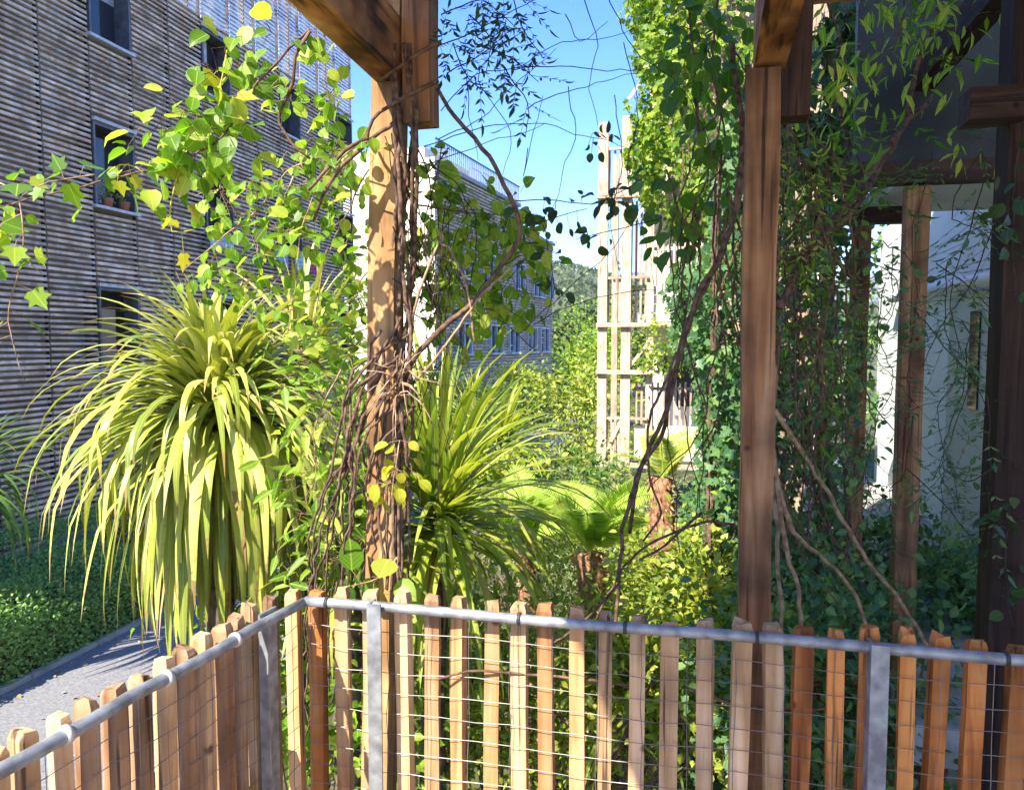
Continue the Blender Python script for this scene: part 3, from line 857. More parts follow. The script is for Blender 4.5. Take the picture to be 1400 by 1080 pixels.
shrub(P(440, 640, 6.5), (.7, .6, 1.0), 3000, .075, 'l_lime', 'lime bush between the large cordyline and the post', OVATE)

def hedge(l0, l1, g0, g1, h, label, n):
    c = Q((l0 + l1) / 2, (g0 + g1) / 2, GZ)
    T = thing('hedge', c, label, 'hedge')
    u, v, w = rng.random(n), rng.random(n), rng.random(n)
    face = rng.random(n)
    L = np.where(face < .45, u, np.where(face < .85, 1 - rng.random(n) ** 2 * .2, u)); Gc = v; Z = np.where(face < .45, 1 - w ** 2 * .2, w)
    Gc = np.where(face >= .85, np.where(rng.random(n) < .5, 1 - .03 * rng.random(n), .03 * rng.random(n)), v)
    rd = np.clip((L - .7) / .3, 0, 1); Zm = 1 - .28 * rd ** 2
    bumpy = .05 * np.sin(Gc * 23) + .04 * np.sin(L * 9 + Gc * 11)
    pos = np.array([tuple(Q(l0 + (l1 - l0) * a, g0 + (g1 - g0) * b, GZ + h * zz * (zm + bb))) for a, b, zz, zm, bb in zip(L, Gc, Z, Zm, bumpy)]) + rng.normal(size=(n, 3)) * .03
    out = np.tile(np.array([.4, -.1, .9]), (n, 1)); out[(face >= .45)] = np.array([.95, -.25, .25])
    d, nn = droop_dirs(out, -.1, .8)
    leaves('foliage', pos, d, nn, rng.uniform(.035, .058, n), OVATE, M['l_hedge'], T)
    m = MB(); m.gbox(l0 + .12, l1 - .12, g0 + .12, g1 - .12, GZ, GZ + h * .58); m.build('twigs', M['trunk'], T)
hedge(-9.0, -7.32, 3.0, 9.4, .95, 'low clipped green hedge along the grey path', 44000)
hedge(-9.8, -9.05, 3.0, 12.5, 1.15, 'taller shaded hedge against the slatted building', 20000)

def frond_mesh(c, nfr, L, mat, parent, name='frond'):
    off = wloc(parent)
    for q in range(nfr):
        a = 2 * math.pi * q / nfr + random.gauss(0, .2); el = random.uniform(.85, 1.5)
        p = Vector(c); pts = []; n = 26
        for i in range(n):
            pts.append(p.copy())
            p = p + Vector((math.cos(a) * math.cos(el), math.sin(a) * math.cos(el), math.sin(el))) * (L / n); el -= .030 + .05 * i / n
        pos, dr, no, sz = [], [], [], []; roll = random.uniform(-1.1, 1.1)
        for i in range(3, n - 1):
            t = (pts[i+1] - pts[i]).normalized(); s = Matrix.Rotation(roll, 3, t) @ Vector((-math.sin(a), math.cos(a), 0)); nn = s.cross(t)
            for sg in (-1, 1):
                for h in (0, .5):
                    pos.append(pts[i].lerp(pts[i+1], h)); dr.append(s * sg + t * .35 - Vector((0, 0, .15))); no.append(nn)
                    f = i / n; sz.append(L * .24 * math.sin(math.pi * min(1, .18 + f * .82)) ** .8 + .01)
        o = leaves(name, pos, dr, no, np.array(sz), (LANCE[0] * np.array([.36, 1, 1]), LANCE[1]), M[mat], parent)
        m = MB(); m.tube(pts, .008, .002, k=5); m.build('rib', M['l_fern'], o)
def tree_fern(c, label, nfr=12, L=1.0, tr=.10, mat='l_fern'):
    c = Vector(c)
    T = thing('tree_fern', (c.x, c.y, GZ), label, 'tree fern')
    m = MB(); pts = spline([Vector((c.x, c.y, GZ - .05)), Vector((c.x + .04, c.y, (GZ + c.z) / 2)), c], .08, .006)
    m.tube(pts, tr * 1.2, tr, k=12); m.build('trunk', M['bark_red'], T, True)
    n = 700
    pos = []; dd = []
    for k in range(n):
        b = random.choice(pts); a = random.uniform(0, 6.28); o = Vector((math.cos(a), math.sin(a), 0))
        pos.append(b + o * tr + Vector((0, 0, random.uniform(-.05, .05)))); dd.append(o * .5 + Vector((0, 0, random.uniform(-.6, .8))))
    tag(leaves('fibre', pos, dd, rng.normal(size=(n, 3)), .05, LANCE, M['l_dry'], T), kind='stuff')
    frond_mesh(c, nfr, L, mat, T)
tree_fern(P(806, 755, 5.4), 'bright yellow-green tree fern in the middle of the garden', 11, .72)
tree_fern(P(722, 735, 6.4), 'small tree fern with brown trunk left of the bright one', 10, .75, .09)
tree_fern(P(906, 655, 6.2), 'reddish fibrous tree fern trunk with few fronds beside the ivy', 6, .55, .10, 'l_garden')

def conifer_tree(): pass
def tree(c, rad, h, n, size, mat, label, group=None, zg=None):
    c = Vector(c); zg = c.z - h if zg is None else zg
    T = thing('tree', (c.x, c.y, zg), label, 'tree', group)
    m = MB(); b = Vector((c.x, c.y, zg))
    m.tube(spline([b - Vector((0, 0, .2)), b.lerp(c, .6), c], .5, .02), .05 * h * .5, .02, k=8)
    for k in range(5):
        a = random.uniform(0, 6.28); e = c + Vector((math.cos(a) * rad[0] * .6, math.sin(a) * rad[1] * .6, random.uniform(-.2, .6) * rad[2]))
        m.tube(spline([b.lerp(c, .55), b.lerp(e, .8) + Vector((0, 0, .2)), e], .5, .02), .018 * h * .5, .01, k=5)
    m.build('trunk', M['trunk'], T)
    pos, out = cloud(c, rad, n, 22, .27)
    d, nn = droop_dirs(out, .1, .7)
    leaves('crown', pos, d, nn, rng.uniform(.6, 1.3, n) * size, DIAM, M[mat], T)
for (px, py, d, r, mt, lb) in ((775, 500, 55, 3.0, 'l_far', 'dark round tree behind the dark cordyline'), (800, 500, 75, 4, 'l_lime', 'light green tree in the gap between far block and tower'),
        (835, 478, 95, 5.5, 'l_far', 'dull green tree behind the tower posts'), (770, 480, 120, 5, 'l_far', 'far tree at the corner of the slatted block'), (815, 458, 140, 6, 'l_lime', 'tall pale tree below the distant ridge'),
        (850, 455, 120, 7, 'l_far', 'far tree seen through the timber posts of the tower'), (745, 465, 170, 7, 'l_far', 'distant tree behind the far block')):
    c = P(px, py, d); tree(c, (r, r, r * .9), c.z + 6, 2600, r * .13, mt, lb, zg=-8)

def woods():
    n = 16000
    a = rng.uniform(-.35, .40, n); t = rng.random(n)
    d = 240 + 430 * t
    z = -14 + 62 * np.sin(np.minimum(1, (d - 230) / 530 * 1.05) * np.pi / 2) * (1 + .22 * np.sin(a * 9 + 1) + .08 * np.sin(a * 31))
    k = rng.integers(0, 900, n); ca = rng.uniform(-.35, .40, 900)
    ct = rng.random(900)
    a = ca[k] + rng.normal(size=n) * .006; d = 240 + 430 * ct[k] + rng.normal(size=n) * 2.5
    z = -14 + 62 * np.sin(np.clip((d - 230) / 530 * 1.05, 0, 1) * np.pi / 2) * (1 + .22 * np.sin(a * 9 + 1) + .08 * np.sin(a * 31))
    pos = np.stack([d * np.tan(a), d, z + rng.uniform(0, 6, n)], 1)
    o = leaves('wood', pos, rng.normal(size=(n, 3)), rng.normal(size=(n, 3)) + np.array([0, -.5, 1]), rng.uniform(2, 4, n), DIAM, M['l_far'], None)
    tag(o, 'distant scrubby wood covering the hillside', 'wood', kind='stuff')
woods()
def litter():
    n = 160
    l = rng.uniform(-7.2, -4.7, n); l = np.where(rng.random(n) < .6, -7.25 + np.abs(rng.normal(size=n)) * .25, l); g = rng.uniform(3, 16, n)
    pos = np.array([tuple(Q(a, b, GZ + .072 + random.uniform(0, .012))) for a, b in zip(l, g)])
    nn = rng.normal(size=(n, 3)) * .25; nn[:, 2] = 1
    d = rng.normal(size=(n, 3)); d[:, 2] *= .12
    tag(leaves('leaf_litter', pos, d, nn, rng.uniform(.03, .08, n), OVATE, M['l_dry'], None), 'dry fallen leaves strewn over the grey path', 'leaf litter', kind='stuff')
litter()
def house(px, py, d, w, h, label):
    c = P(px, py, d)
    T = thing('house', (c.x, c.y, c.z - h), label, 'house')
    m = MB(); m.box(c - Vector((0, 0, h * .75)), Vector((w / 2, 0, 0)), Vector((0, w * .35, 0)), Vector((0, 0, h * .75))); m.build('wall', M['stucco'], T)
    m = MB(); b = [c + Vector((sx * w * .53, sy * w * .38, -.0)) for sx, sy in ((-1,-1),(1,-1),(1,1),(-1,1))]; r1, r2 = c + Vector((-w * .5, 0, h * .3)), c + Vector((w * .5, 0, h * .3))
    m.poly([b[0], b[1], r2, r1]); m.poly([b[2], b[3], r1, r2]); m.poly([b[1], b[2], r2]); m.poly([b[3], b[0], r1]); m.build('roof', M['terracotta'], T)
    for k in range(max(2, int(w / 4))):
        x = -w / 2 + (k + .5) * w / max(2, int(w / 4))
        m = MB(); m.box(c + Vector((x, -w * .352, -h * .45)), Vector((.5, 0, 0)), Vector((0, .06, 0)), Vector((0, 0, .8))); m.build('window', M['dark'], T)
house(796, 402, 520, 14, 9, 'white house with red roof high on the wooded hillside')
house(783, 411, 480, 10, 7, 'small white house left of the large one on the hillside')
house(812, 383, 640, 22, 7, 'long pale building on the crest of the hillside')
house(768, 452, 260, 9, 6, 'pale house low among the trees by the far block')

# ------------------------------------------------------------------ ivy on the right
def ivy(name, label, boxes, n, size, mat, tmpl, cat='ivy', stems=0, seed_holes=6):
    l0, l1, g0, g1, z0, z1 = boxes[0]
    T = thing(name, Q((l0 + l1) / 2, (g0 + g1) / 2, z0), label, cat)
    pos = []; out = []
    vol = [((b[1]-b[0]) + (b[3]-b[2])) * (b[5]-b[4]) for b in boxes]
    for b, v in zip(boxes, vol):
        k = int(n * v / sum(vol)); l0, l1, g0, g1, z0, z1 = b
        fl = (l1 - l0) / ((l1 - l0) + (g1 - g0))
        for i in range(k):
            z = random.uniform(z0, z1)
            wob = .16 * math.sin(z * 2.3 + l0 * 5) + .10 * math.sin(z * 5.1 + 1.3) + .06 * math.sin(z * 11)
            dep = abs(random.gauss(0, .16))
            if random.random() < fl:
                l = random.uniform(l0, l1); f = .14 * math.sin(l * 7 + z * 3) + .08 * math.sin(l * 17 - z * 6)
                pos.append(Q(l, g0 + f + dep, z)); out.append((-GX + Vector((0, 0, .3))))
            else:
                g = random.uniform(g0, g1); f = .10 * math.sin(g * 4 + z * 3)
                pos.append(Q(l0 + wob + f + dep, g, z)); out.append((-RX * .9 - GX * .3 + Vector((0, 0, .3))))
    pos = np.array([tuple(p) for p in pos]); out = np.array([tuple(o) for o in out])
    # thin the leaves by a lumpy field so that hollows open up
    q = np.sin(pos[:, 0] * 5.3 + pos[:, 2] * 3.1) + np.sin(pos[:, 1] * 4.1 - pos[:, 2] * 4.7) + np.sin(pos[:, 2] * 8.3 + pos[:, 0] * 7)
    keep = (q > -1.2) | (rng.random(len(q)) < .45)
    pos, out = pos[keep], out[keep]
    d = out * .4 + rng.normal(size=out.shape) * .6; d[:, 2] -= .8
    nn = out + rng.normal(size=out.shape) * .45
    leaves('foliage', pos, d, nn, rng.uniform(.55, 1.25, len(pos)) * size, tmpl, M[mat], T)
    if stems:
        m = MB()
        for k in range(stems):
            b = random.choice(boxes); l, g = random.uniform(b[0], b[1]), b[2] + random.uniform(-.02, .25)
            pts = [Q(l, g, b[4])]
            zz = b[4]
            while zz < b[5]:
                zz += .5; l += random.gauss(0, .10); pts.append(Q(min(max(l, b[0] + .02), b[1]), g + random.gauss(0, .05), zz))
            m.tube(spline(pts, .12, .006), random.uniform(.006, .016), .004, k=5)
        m.build('stem', M['bark'], T)
    return T
ivy('ivy', 'dark ivy curtain hanging behind the right pergola post', [(.10, .98, 5.0, 7.2, -2.2, 3.0)], 17000, .062, 'l_ivy', LOBED, stems=26)
ivy('ivy', 'dense dark ivy further back along the shaded wall', [(.12, 1.0, 7.6, 12.0, -2.2, 3.2)], 14000, .07, 'l_ivy', LOBED, stems=6)
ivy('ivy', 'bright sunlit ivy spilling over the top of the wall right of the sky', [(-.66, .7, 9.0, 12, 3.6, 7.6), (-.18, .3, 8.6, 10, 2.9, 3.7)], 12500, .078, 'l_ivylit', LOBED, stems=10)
ivy('ivy', 'dark ivy hanging above the gallery behind the right beam', [(.75, 1.5, 4.9, 5.6, 2.7, 4.6)], 4500, .075, 'l_ivy', LOBED, stems=8)
ivy('ivy', 'shaded ivy closing the far end of the white gallery wall', [(1.0, 2.6, 10.0, 11, -2.2, 5.0)], 9000, .075, 'l_ivy', LOBED)
m = MB(); m.gbox(.25, 1.0, 7.35, 7.5, -2.2, 3.2); m.gbox(.22, 1.75, 12.3, 12.5, -2.2, 9.2); m.gbox(-.35, 1.75, 9.9, 10.1, 3.2, 9.2)
tag(m.build('garden_wall', M['backwall']), 'brown wall hidden behind the ivy on the right', 'wall')

# ------------------------------------------------------------------ climbing vines in the foreground
def perp_leaf(pts_dir):
    v = Vector((random.gauss(0, 1), random.gauss(0, 1), random.gauss(0, 1))); v = v - pts_dir * v.dot(pts_dir)
    return v.normalized()
def vine(label, lines, bark='bark', leaf=None, tmpl=OVATE, size=.05, per_m=0, r=(.005, .003), jit=.0025, pin=0, clusters=(), cat='vine', group=None, down=.5, spread=.0, name='climbing_vine', step=.03, clear=()):
    """lines: each a list of (px, py, depth); leaves sit along the stems, clusters add leaf bunches (px,py,d,n,radius)"""
    p0 = P(*lines[0][0]) if lines else P(*clusters[0][:3])
    T = thing(name, p0, label, cat, group)
    m = MB(); pos, dr, no, sz = [], [], [], []
    def leaf_at(p, t):
        if clear:
            q = p - Vector((0, 0, CAMZ)); dz = q.y * CA - q.z * SA
            ux, uy = 700 + F * q.x / dz, 540 - F * (q.y * SA + q.z * CA) / dz
            if any((ux - a) ** 2 + (uy - b) ** 2 < c * c for a, b, c in clear): return
        a = perp_leaf(t)
        if pin:
            ax = (a + t * .5 - Vector((0, 0, down * .6))).normalized(); L = size * 3.0 * random.uniform(.7, 1.2)
            sd = ax.cross(Vector((0, 0, 1)) + a * .3).normalized()
            m.tube([p, p + ax * L], .0009, .0006, k=3, cap=False)
            for k in range(pin):
                f = (k + 1) / (pin + .5)
                for sg in (-1, 1):
                    pos.append(p + ax * (L * f)); dr.append(sd * sg + ax * .7 - Vector((0, 0, .2))); no.append(ax.cross(sd)); sz.append(size * random.uniform(.7, 1.1) * (1 - .3 * f))
            pos.append(p + ax * L); dr.append(ax); no.append(ax.cross(sd)); sz.append(size * 1.3)
        else:
            b = a - Vector((0, 0, random.uniform(0, down)))
            pl = size * random.uniform(.4, 1.0); q = p + b * pl
            m.tube([p, p + b * pl * .6 + a * .2 * pl, q], .0009, .0008, k=3, cap=False)
            pos.append(q); dr.append(b * .8 + Vector((random.gauss(0, .5), random.gauss(0, .3), random.gauss(-.35, .45))))
            no.append(Vector((random.gauss(0, .5), random.gauss(-.45, .5), random.gauss(.75, .5)))); sz.append(size * random.uniform(.6, 1.3))
    for ln in lines:
        pts = spline([P(*q) for q in ln], step, jit)
        tot = sum((pts[i+1] - pts[i]).length for i in range(len(pts) - 1))
        if len(lines) <= 8:
            ms = MB(); ms.tube(pts, r[0], r[1], k=6); ms.build('stem', M[bark], T, True)
        else: m.tube(pts, r[0], r[1], k=6)
        if per_m and leaf:
            for k in range(int(tot * per_m) + 1):
                i = random.randrange(max(1, len(pts) - 1)); t = (pts[i+1] - pts[i]).normalized()
                leaf_at(pts[i] + Vector((random.gauss(0, 1), random.gauss(0, 1), random.gauss(0, 1))) * spread, t)
    for (px, py, d, n, rad) in clusters:
        c = P(px, py, d)
        for k in range(n):
            v = Vector((random.gauss(0, 1), random.gauss(0, 1), random.gauss(0, 1))); v = v * (rad * random.random() ** .5 / max(.3, v.length))
            if k % 3 == 0: m.tube([c + v * .1, c + v * .6 + Vector((0, 0, .01)), c + v], .0013, .0008, k=3, cap=False)
            leaf_at(c + v, (v.normalized() if v.length > 1e-6 else Vector((0, 0, 1))))
    if m.v:
        o = m.build('stem' if len(lines) > 8 else 'leaf_stalk', M[bark], T, True)
        if len(lines) <= 8 or per_m: tag(o, kind='stuff')
    if pos: leaves('foliage', [tuple(p) for p in pos], [tuple(p) for p in dr], [tuple(p) for p in no], np.array(sz), tmpl, M[leaf], T)
    return T

D = 2.35
# thick branch that leaves the post bundle and climbs into the sky gap
vine('thick bent brown vine branch crossing the sky right of the left post', [[(548, 560, D), (556, 505, D), (600, 452, D), (640, 420, D), (680, 372, D), (706, 335, D), (714, 305, D), (704, 278, D), (676, 228, D), (648, 190, D), (620, 160, D), (596, 120, D)]], r=(.0105, .0065), jit=.002)
vine('pale bare vine stem curving over the slatted far facade', [[(556, 470, D), (575, 400, 2.3), (600, 330, 2.3), (625, 360, 2.3), (640, 420, 2.3), (648, 470, 2.3)], [(570, 520, 2.3), (610, 470, 2.3), (650, 410, 2.3), (700, 360, 2.3)]], 'bark_pale', r=(.005, .003))
# hugging the left post
def post_wrap():
    lines = []
    for k in range(7):
        ph = random.uniform(0, 6.28); ln = []
        x0 = random.uniform(-14, 28)
        for i in range(13):
            y = 60 + i * 62
            ln.append((536 - i * .9 + x0 + 10 * math.sin(ph + i * .55), y, 2.36 - .05 * math.cos(ph + i * .55)))
        lines.append(ln)
    vine('woody vine stems wound tightly up the left pergola post', lines, 'bark', r=(.0075, .005), jit=.003)
    lines = []
    for k in range(12):
        y0 = random.uniform(430, 560); x1 = random.uniform(415, 510); y1 = random.uniform(690, 860)
        lines.append([(random.uniform(520, 568), y0, 2.33), (random.uniform(478, 515), y0 + 70, 2.3), ((x1 + 490) / 2, (y0 + y1) / 2 + 30, 2.32), (x1, y1, random.uniform(2.3, 2.5)), (x1 - 10, y1 + 180, 2.5)])
    vine('thick sheaf of dry brown vine stems fanning down left of the post', lines, 'bark', r=(.0050, .0025), jit=.005)
    lines = []
    for k in range(22):
        a = random.uniform(0, 6.28); r1 = random.uniform(25, 75)
        lines.append([(545, 520 + random.uniform(-30, 30), 2.31), (545 + r1 * .5 * math.cos(a), 525 + r1 * .5 * math.sin(a), 2.26), (545 + r1 * math.cos(a), 525 + r1 * math.sin(a) + 15, 2.25)])
    vine('pale dry twig tangle knotted around the middle of the post', lines, 'bark_pale', r=(.003, .0012), jit=.004)
    lines = [[(540, 165, 2.33), (520, 178, 2.33), (505, 192, 2.33), (515, 205, 2.4)], [(600, 60, 2.32), (560, 80, 2.30), (520, 110, 2.32)], [(600, 110, 2.32), (560, 130, 2.30), (510, 160, 2.32), (502, 200, 2.33)], [(505, 190, 2.32), (470, 210, 2.3), (420, 262, 2.3)], [(505, 196, 2.32), (450, 250, 2.3), (430, 300, 2.3)]]
    vine('vine stems tied around the top of the left post under the beam', lines, 'bark', r=(.007, .005))
post_wrap()
# left: leafy shoot reaching from the beam down across the slatted building
vine('long leafy vine shoot arching from the beam across the slatted building', [[(424, 40, 2.0), (380, 85, 2.0), (340, 130, 2.0), (300, 185, 2.0), (262, 215, 2.0), (230, 230, 2.0), (180, 240, 2.0), (130, 250, 2.0), (60, 268, 2.0), (0, 285, 2.0), (-60, 300, 2.0)]], 'bark', 'l_lime', ROUND, .056, 34, (.0035, .002),
     clusters=[(315, 60, 2.0, 8, .06), (372, 45, 2.0, 6, .05), (300, 110, 2.0, 18, .09), (250, 150, 2.0, 22, .10), (210, 175, 2.0, 14, .07), (255, 195, 2.0, 20, .10), (190, 240, 2.0, 8, .07), (300, 175, 2.0, 18, .12)], down=.7)
vine('hooked brown stem hanging from the beam bolt', [[(424, 40, 1.95), (408, 75, 1.96), (404, 110, 1.98), (386, 150, 2.0), (384, 170, 2.0), (400, 198, 2.0), (425, 215, 2.0)]], 'bark', r=(.0045, .0035))
vine('lobed passion-flower shoot dangling at the left edge', [[(0, 250, 1.9), (30, 270, 1.9), (38, 320, 1.9), (24, 370, 1.9), (15, 440, 1.9), (35, 520, 1.9)], [(130, 240, 1.9), (70, 250, 1.9), (30, 268, 1.9)], [(-10, 310, 1.9), (20, 340, 1.9), (60, 375, 1.9)]], 'bark_pale', 'l_lime', LOBED, .062, 26, (.002, .0012), down=.8)
vine('pale flowering passion-flower sprig in the middle of the leafy shoot', [[(250, 225, 1.98), (235, 280, 1.98), (240, 320, 1.98), (270, 318, 1.98)], [(150, 235, 1.95), (180, 225, 1.95), (200, 235, 1.95)], [(310, 70, 1.97), (305, 120, 1.97), (315, 150, 1.97)]], 'l_yellow', 'l_yellow', LOBED, .055, 20, (.002, .0015), down=.6)
vine('curtain of lime leaves hanging in front of the cream wall, left of the post', [[(500, 195, 2.3), (460, 220, 2.4), (430, 260, 2.5), (410, 330, 2.5), (400, 400, 2.5), (392, 470, 2.5)], [(505, 230, 2.3), (470, 300, 2.5), (440, 380, 2.6), (430, 450, 2.6)], [(480, 200, 2.5), (400, 230, 2.6), (350, 290, 2.6), (300, 330, 2.6), (250, 370, 2.6)], [(400, 240, 2.6), (370, 330, 2.6), (330, 380, 2.6)]], 'bark_pale', 'l_lime', ROUND, .046, 55, (.003, .0015), spread=.05,
     clusters=[(430, 250, 2.6, 60, .17), (400, 310, 2.6, 70, .18), (350, 300, 2.6, 40, .16), (450, 220, 2.5, 30, .12), (300, 370, 2.6, 24, .11), (470, 340, 2.6, 26, .14), (370, 390, 2.7, 34, .14), (300, 260, 2.5, 22, .12), (400, 120, 2.5, 16, .10), (450, 130, 2.5, 18, .09), (425, 90, 2.4, 10, .07), (475, 480, 2.7, 40, .2), (460, 420, 2.7, 40, .2)], down=.7, clear=((432, 358, 27), (388, 350, 25), (410, 352, 20)))
vine('dense lance-leaved creeper low on the left of the post', [[(470, 500, 2.6), (440, 560, 2.6), (430, 640, 2.6), (440, 740, 2.6)], [(500, 520, 2.6), (470, 640, 2.6), (455, 760, 2.6)]], 'bark_pale', 'l_lime', LANCE, .085, 60, (.003, .002), spread=.05, clusters=[(450, 560, 2.7, 50, .2), (430, 660, 2.7, 60, .22), (470, 760, 2.8, 60, .25), (400, 470, 2.8, 24, .12)])
vine('lush leafy vine right of the left post over the far facade', [[(560, 180, 2.4), (585, 230, 2.4), (600, 300, 2.45), (590, 380, 2.45)], [(570, 280, 2.4), (640, 290, 2.5), (710, 300, 2.5), (750, 330, 2.5)], [(600, 330, 2.45), (620, 400, 2.5), (600, 450, 2.5)]], 'bark', 'l_lime', ROUND, .05, 50, (.003, .0015), spread=.04,
     clusters=[(600, 235, 2.5, 24, .09), (640, 300, 2.6, 60, .17), (690, 310, 2.6, 50, .13), (630, 360, 2.6, 60, .18), (660, 420, 2.6, 34, .15), (710, 400, 2.6, 26, .1), (600, 400, 2.6, 34, .15), (740, 340, 2.6, 22, .1), (590, 330, 2.5, 22, .1)], down=.7)
vine('yellow rounded leaves on a short shoot against the sunlit post', [[(548, 600, 2.25), (540, 640, 2.25), (530, 690, 2.25)]], 'bark_pale', 'l_yellow', ROUND, .046, 50, (.002, .0015), clusters=[(535, 660, 2.25, 10, .05), (560, 632, 2.25, 3, .03)], down=.9)
vine('broad green leaves at the foot of the post above the fence', [[(545, 760, 2.3), (520, 790, 2.3), (480, 800, 2.25)]], 'bark_pale', 'l_lime', ROUND, .10, 26, (.003, .002))
# jasmine sprays against the sky
vine('dark jasmine spray with fine pointed leaflets against the blue sky', [[(600, 60, D), (640, 45, 2.4), (690, 20, 2.4), (750, -10, 2.4)], [(610, 100, D), (660, 70, 2.4), (720, 40, 2.4)], [(650, 60, 2.4), (700, 80, 2.4), (740, 110, 2.4)], [(690, 90, 2.4), (720, 140, 2.4), (715, 190, 2.4)], [(605, 20, 2.4), (660, 5, 2.4), (720, 50, 2.4)], [(700, -10, 2.4), (715, 40, 2.4), (745, 80, 2.4)], [(620, 60, 2.4), (640, 110, 2.4), (670, 130, 2.4)], [(640, 20, 2.4), (670, 50, 2.4), (665, 100, 2.4)]], 'bark_dark', 'l_dark', LANCE, .034, 34, (.0022, .0012), pin=3)
vine('silhouetted oval-leaved twig hanging across the sky near the tower', [[(700, 275, 2.5), (760, 272, 2.5), (810, 278, 2.5), (850, 262, 2.5), (900, 230, 2.5)], [(715, 310, 2.5), (760, 300, 2.5), (800, 285, 2.5)], [(742, 310, 2.5), (752, 350, 2.5), (760, 400, 2.5), (745, 440, 2.5)], [(900, 300, 2.5), (850, 310, 2.5), (790, 325, 2.5)]], 'bark_dark', 'l_dark', ROUND, .038, 38, (.002, .0012), down=.6, clusters=[(830, 190, 2.5, 9, .05), (840, 265, 2.5, 9, .05)])
thin = [[(605, 152, D), (652, 98, 2.4), (700, 95, 2.4), (770, 58, 2.45), (842, 50, 2.5), (900, 20, 2.5)], [(600, 190, D), (660, 160, 2.4), (700, 120, 2.4), (760, 70, 2.4)], [(580, 200, D), (660, 175, 2.4), (730, 172, 2.4), (800, 188, 2.4), (860, 205, 2.45)], [(700, 95, 2.4), (780, 92, 2.4), (860, 98, 2.4), (930, 70, 2.4)], [(720, 150, 2.4), (790, 120, 2.4), (870, 100, 2.4)],
        [(640, 100, 2.4), (640, 150, 2.4), (655, 220, 2.4)], [(680, 60, 2.4), (655, 110, 2.4), (700, 180, 2.4), (690, 240, 2.4)], [(780, 120, 2.4), (785, 180, 2.4), (770, 250, 2.4), (750, 300, 2.4)], [(770, 20, 2.4), (790, 60, 2.4), (830, 30, 2.4)], [(800, 0, 2.4), (815, 60, 2.4), (805, 120, 2.4), (820, 170, 2.4)], [(720, 200, 2.4), (712, 240, 2.4), (725, 180, 2.4), (740, 130, 2.4)], [(560, 230, D), (620, 215, 2.4), (680, 190, 2.4), (740, 170, 2.4)],
        [(735, 478, 2.5), (708, 458, 2.5), (690, 440, 2.5), (640, 428, 2.5), (600, 432, 2.5)], [(708, 458, 2.5), (770, 400, 2.5), (830, 345, 2.5), (870, 290, 2.5), (910, 220, 2.5)], [(680, 372, 2.5), (720, 350, 2.5), (690, 410, 2.5), (720, 440, 2.5)], [(730, 445, 2.5), (800, 410, 2.5), (860, 398, 2.5), (940, 390, 2.5), (1030, 388, 2.5)], [(640, 480, 2.4), (620, 520, 2.4), (650, 540, 2.4), (672, 510, 2.4), (660, 470, 2.4), (640, 468, 2.4)], [(600, 480, 2.4), (590, 560, 2.4), (600, 650, 2.4), (590, 760, 2.45)], [(562, 470, 2.4), (575, 540, 2.4), (565, 640, 2.4), (585, 720, 2.4)],
        [(840, 130, 2.5), (850, 220, 2.5), (835, 300, 2.5), (845, 380, 2.5)], [(850, 60, 2.5), (870, 150, 2.5), (860, 240, 2.5), (880, 330, 2.5), (900, 420, 2.5)], [(830, -10, 2.5), (850, 40, 2.5), (880, 80, 2.5), (920, 110, 2.5), (950, 160, 2.5), (985, 240, 2.5)]]
vine('fine bare vine tendrils trailing through the open sky', thin, 'bark_dark', None, r=(.0017, .0009), jit=.0035)
vine('wiry tendrils looping around the left post and over the facade', [[(565 + random.uniform(-40, 60), random.uniform(160, 420), 2.35), (590 + random.uniform(-50, 70), random.uniform(250, 480), 2.4), (600 + random.uniform(-60, 80), random.uniform(330, 560), 2.4), (590 + random.uniform(-60, 60), random.uniform(420, 640), 2.4)] for k in range(16)], 'bark_dark', None, r=(.002, .001), jit=.004)
# right lianas
vine('heavy twisted brown liana hanging left of the right pergola post', [[(1000, 60, 2.5), (1012, 180, 2.5), (1005, 270, 2.5), (985, 350, 2.5), (955, 400, 2.5), (938, 450, 2.5), (925, 500, 2.5), (914, 530, 2.5), (916, 560, 2.5), (905, 595, 2.5), (878, 640, 2.5), (862, 690, 2.5), (852, 740, 2.5), (848, 800, 2.5), (842, 870, 2.5)],
     [(1020, 90, 2.5), (1018, 240, 2.5), (990, 340, 2.48), (962, 400, 2.52), (930, 470, 2.47), (922, 520, 2.53), (905, 575, 2.47), (890, 610, 2.53), (872, 660, 2.47), (858, 730, 2.52)]], 'bark', r=(.009, .0065), jit=.003)
vine('thin dark liana looping beside the heavy one', [[(925, 480, 2.45), (900, 550, 2.45), (886, 600, 2.45), (890, 660, 2.45), (905, 700, 2.45), (880, 740, 2.45)], [(1010, 720, 2.5), (965, 712, 2.5), (925, 725, 2.5), (880, 750, 2.5), (845, 790, 2.5), (815, 850, 2.5)], [(960, 700, 2.5), (910, 745, 2.5), (872, 765, 2.5)]], 'bark', r=(.005, .0035))
vine('curling brown stems coiled behind the middle pickets', [[(846, 800, 2.1), (800, 850, 2.0), (745, 890, 1.86), (735, 925, 1.85), (750, 965, 1.85), (800, 1002, 1.84), (840, 998, 1.84), (875, 960, 1.83), (890, 930, 1.83), (905, 930, 1.83), (930, 980, 1.83), (938, 1030, 1.83), (915, 1065, 1.83), (820, 1075, 1.84)], [(860, 990, 1.84), (840, 1040, 1.84), (790, 1090, 1.84)], [(880, 950, 1.80), (830, 930, 1.8), (760, 925, 1.8), (660, 915, 1.82), (600, 925, 1.83)], [(940, 940, 1.75), (1010, 960, 1.72), (1080, 970, 1.7), (1140, 965, 1.68)]], 'bark', r=(.004, .003), jit=.002)
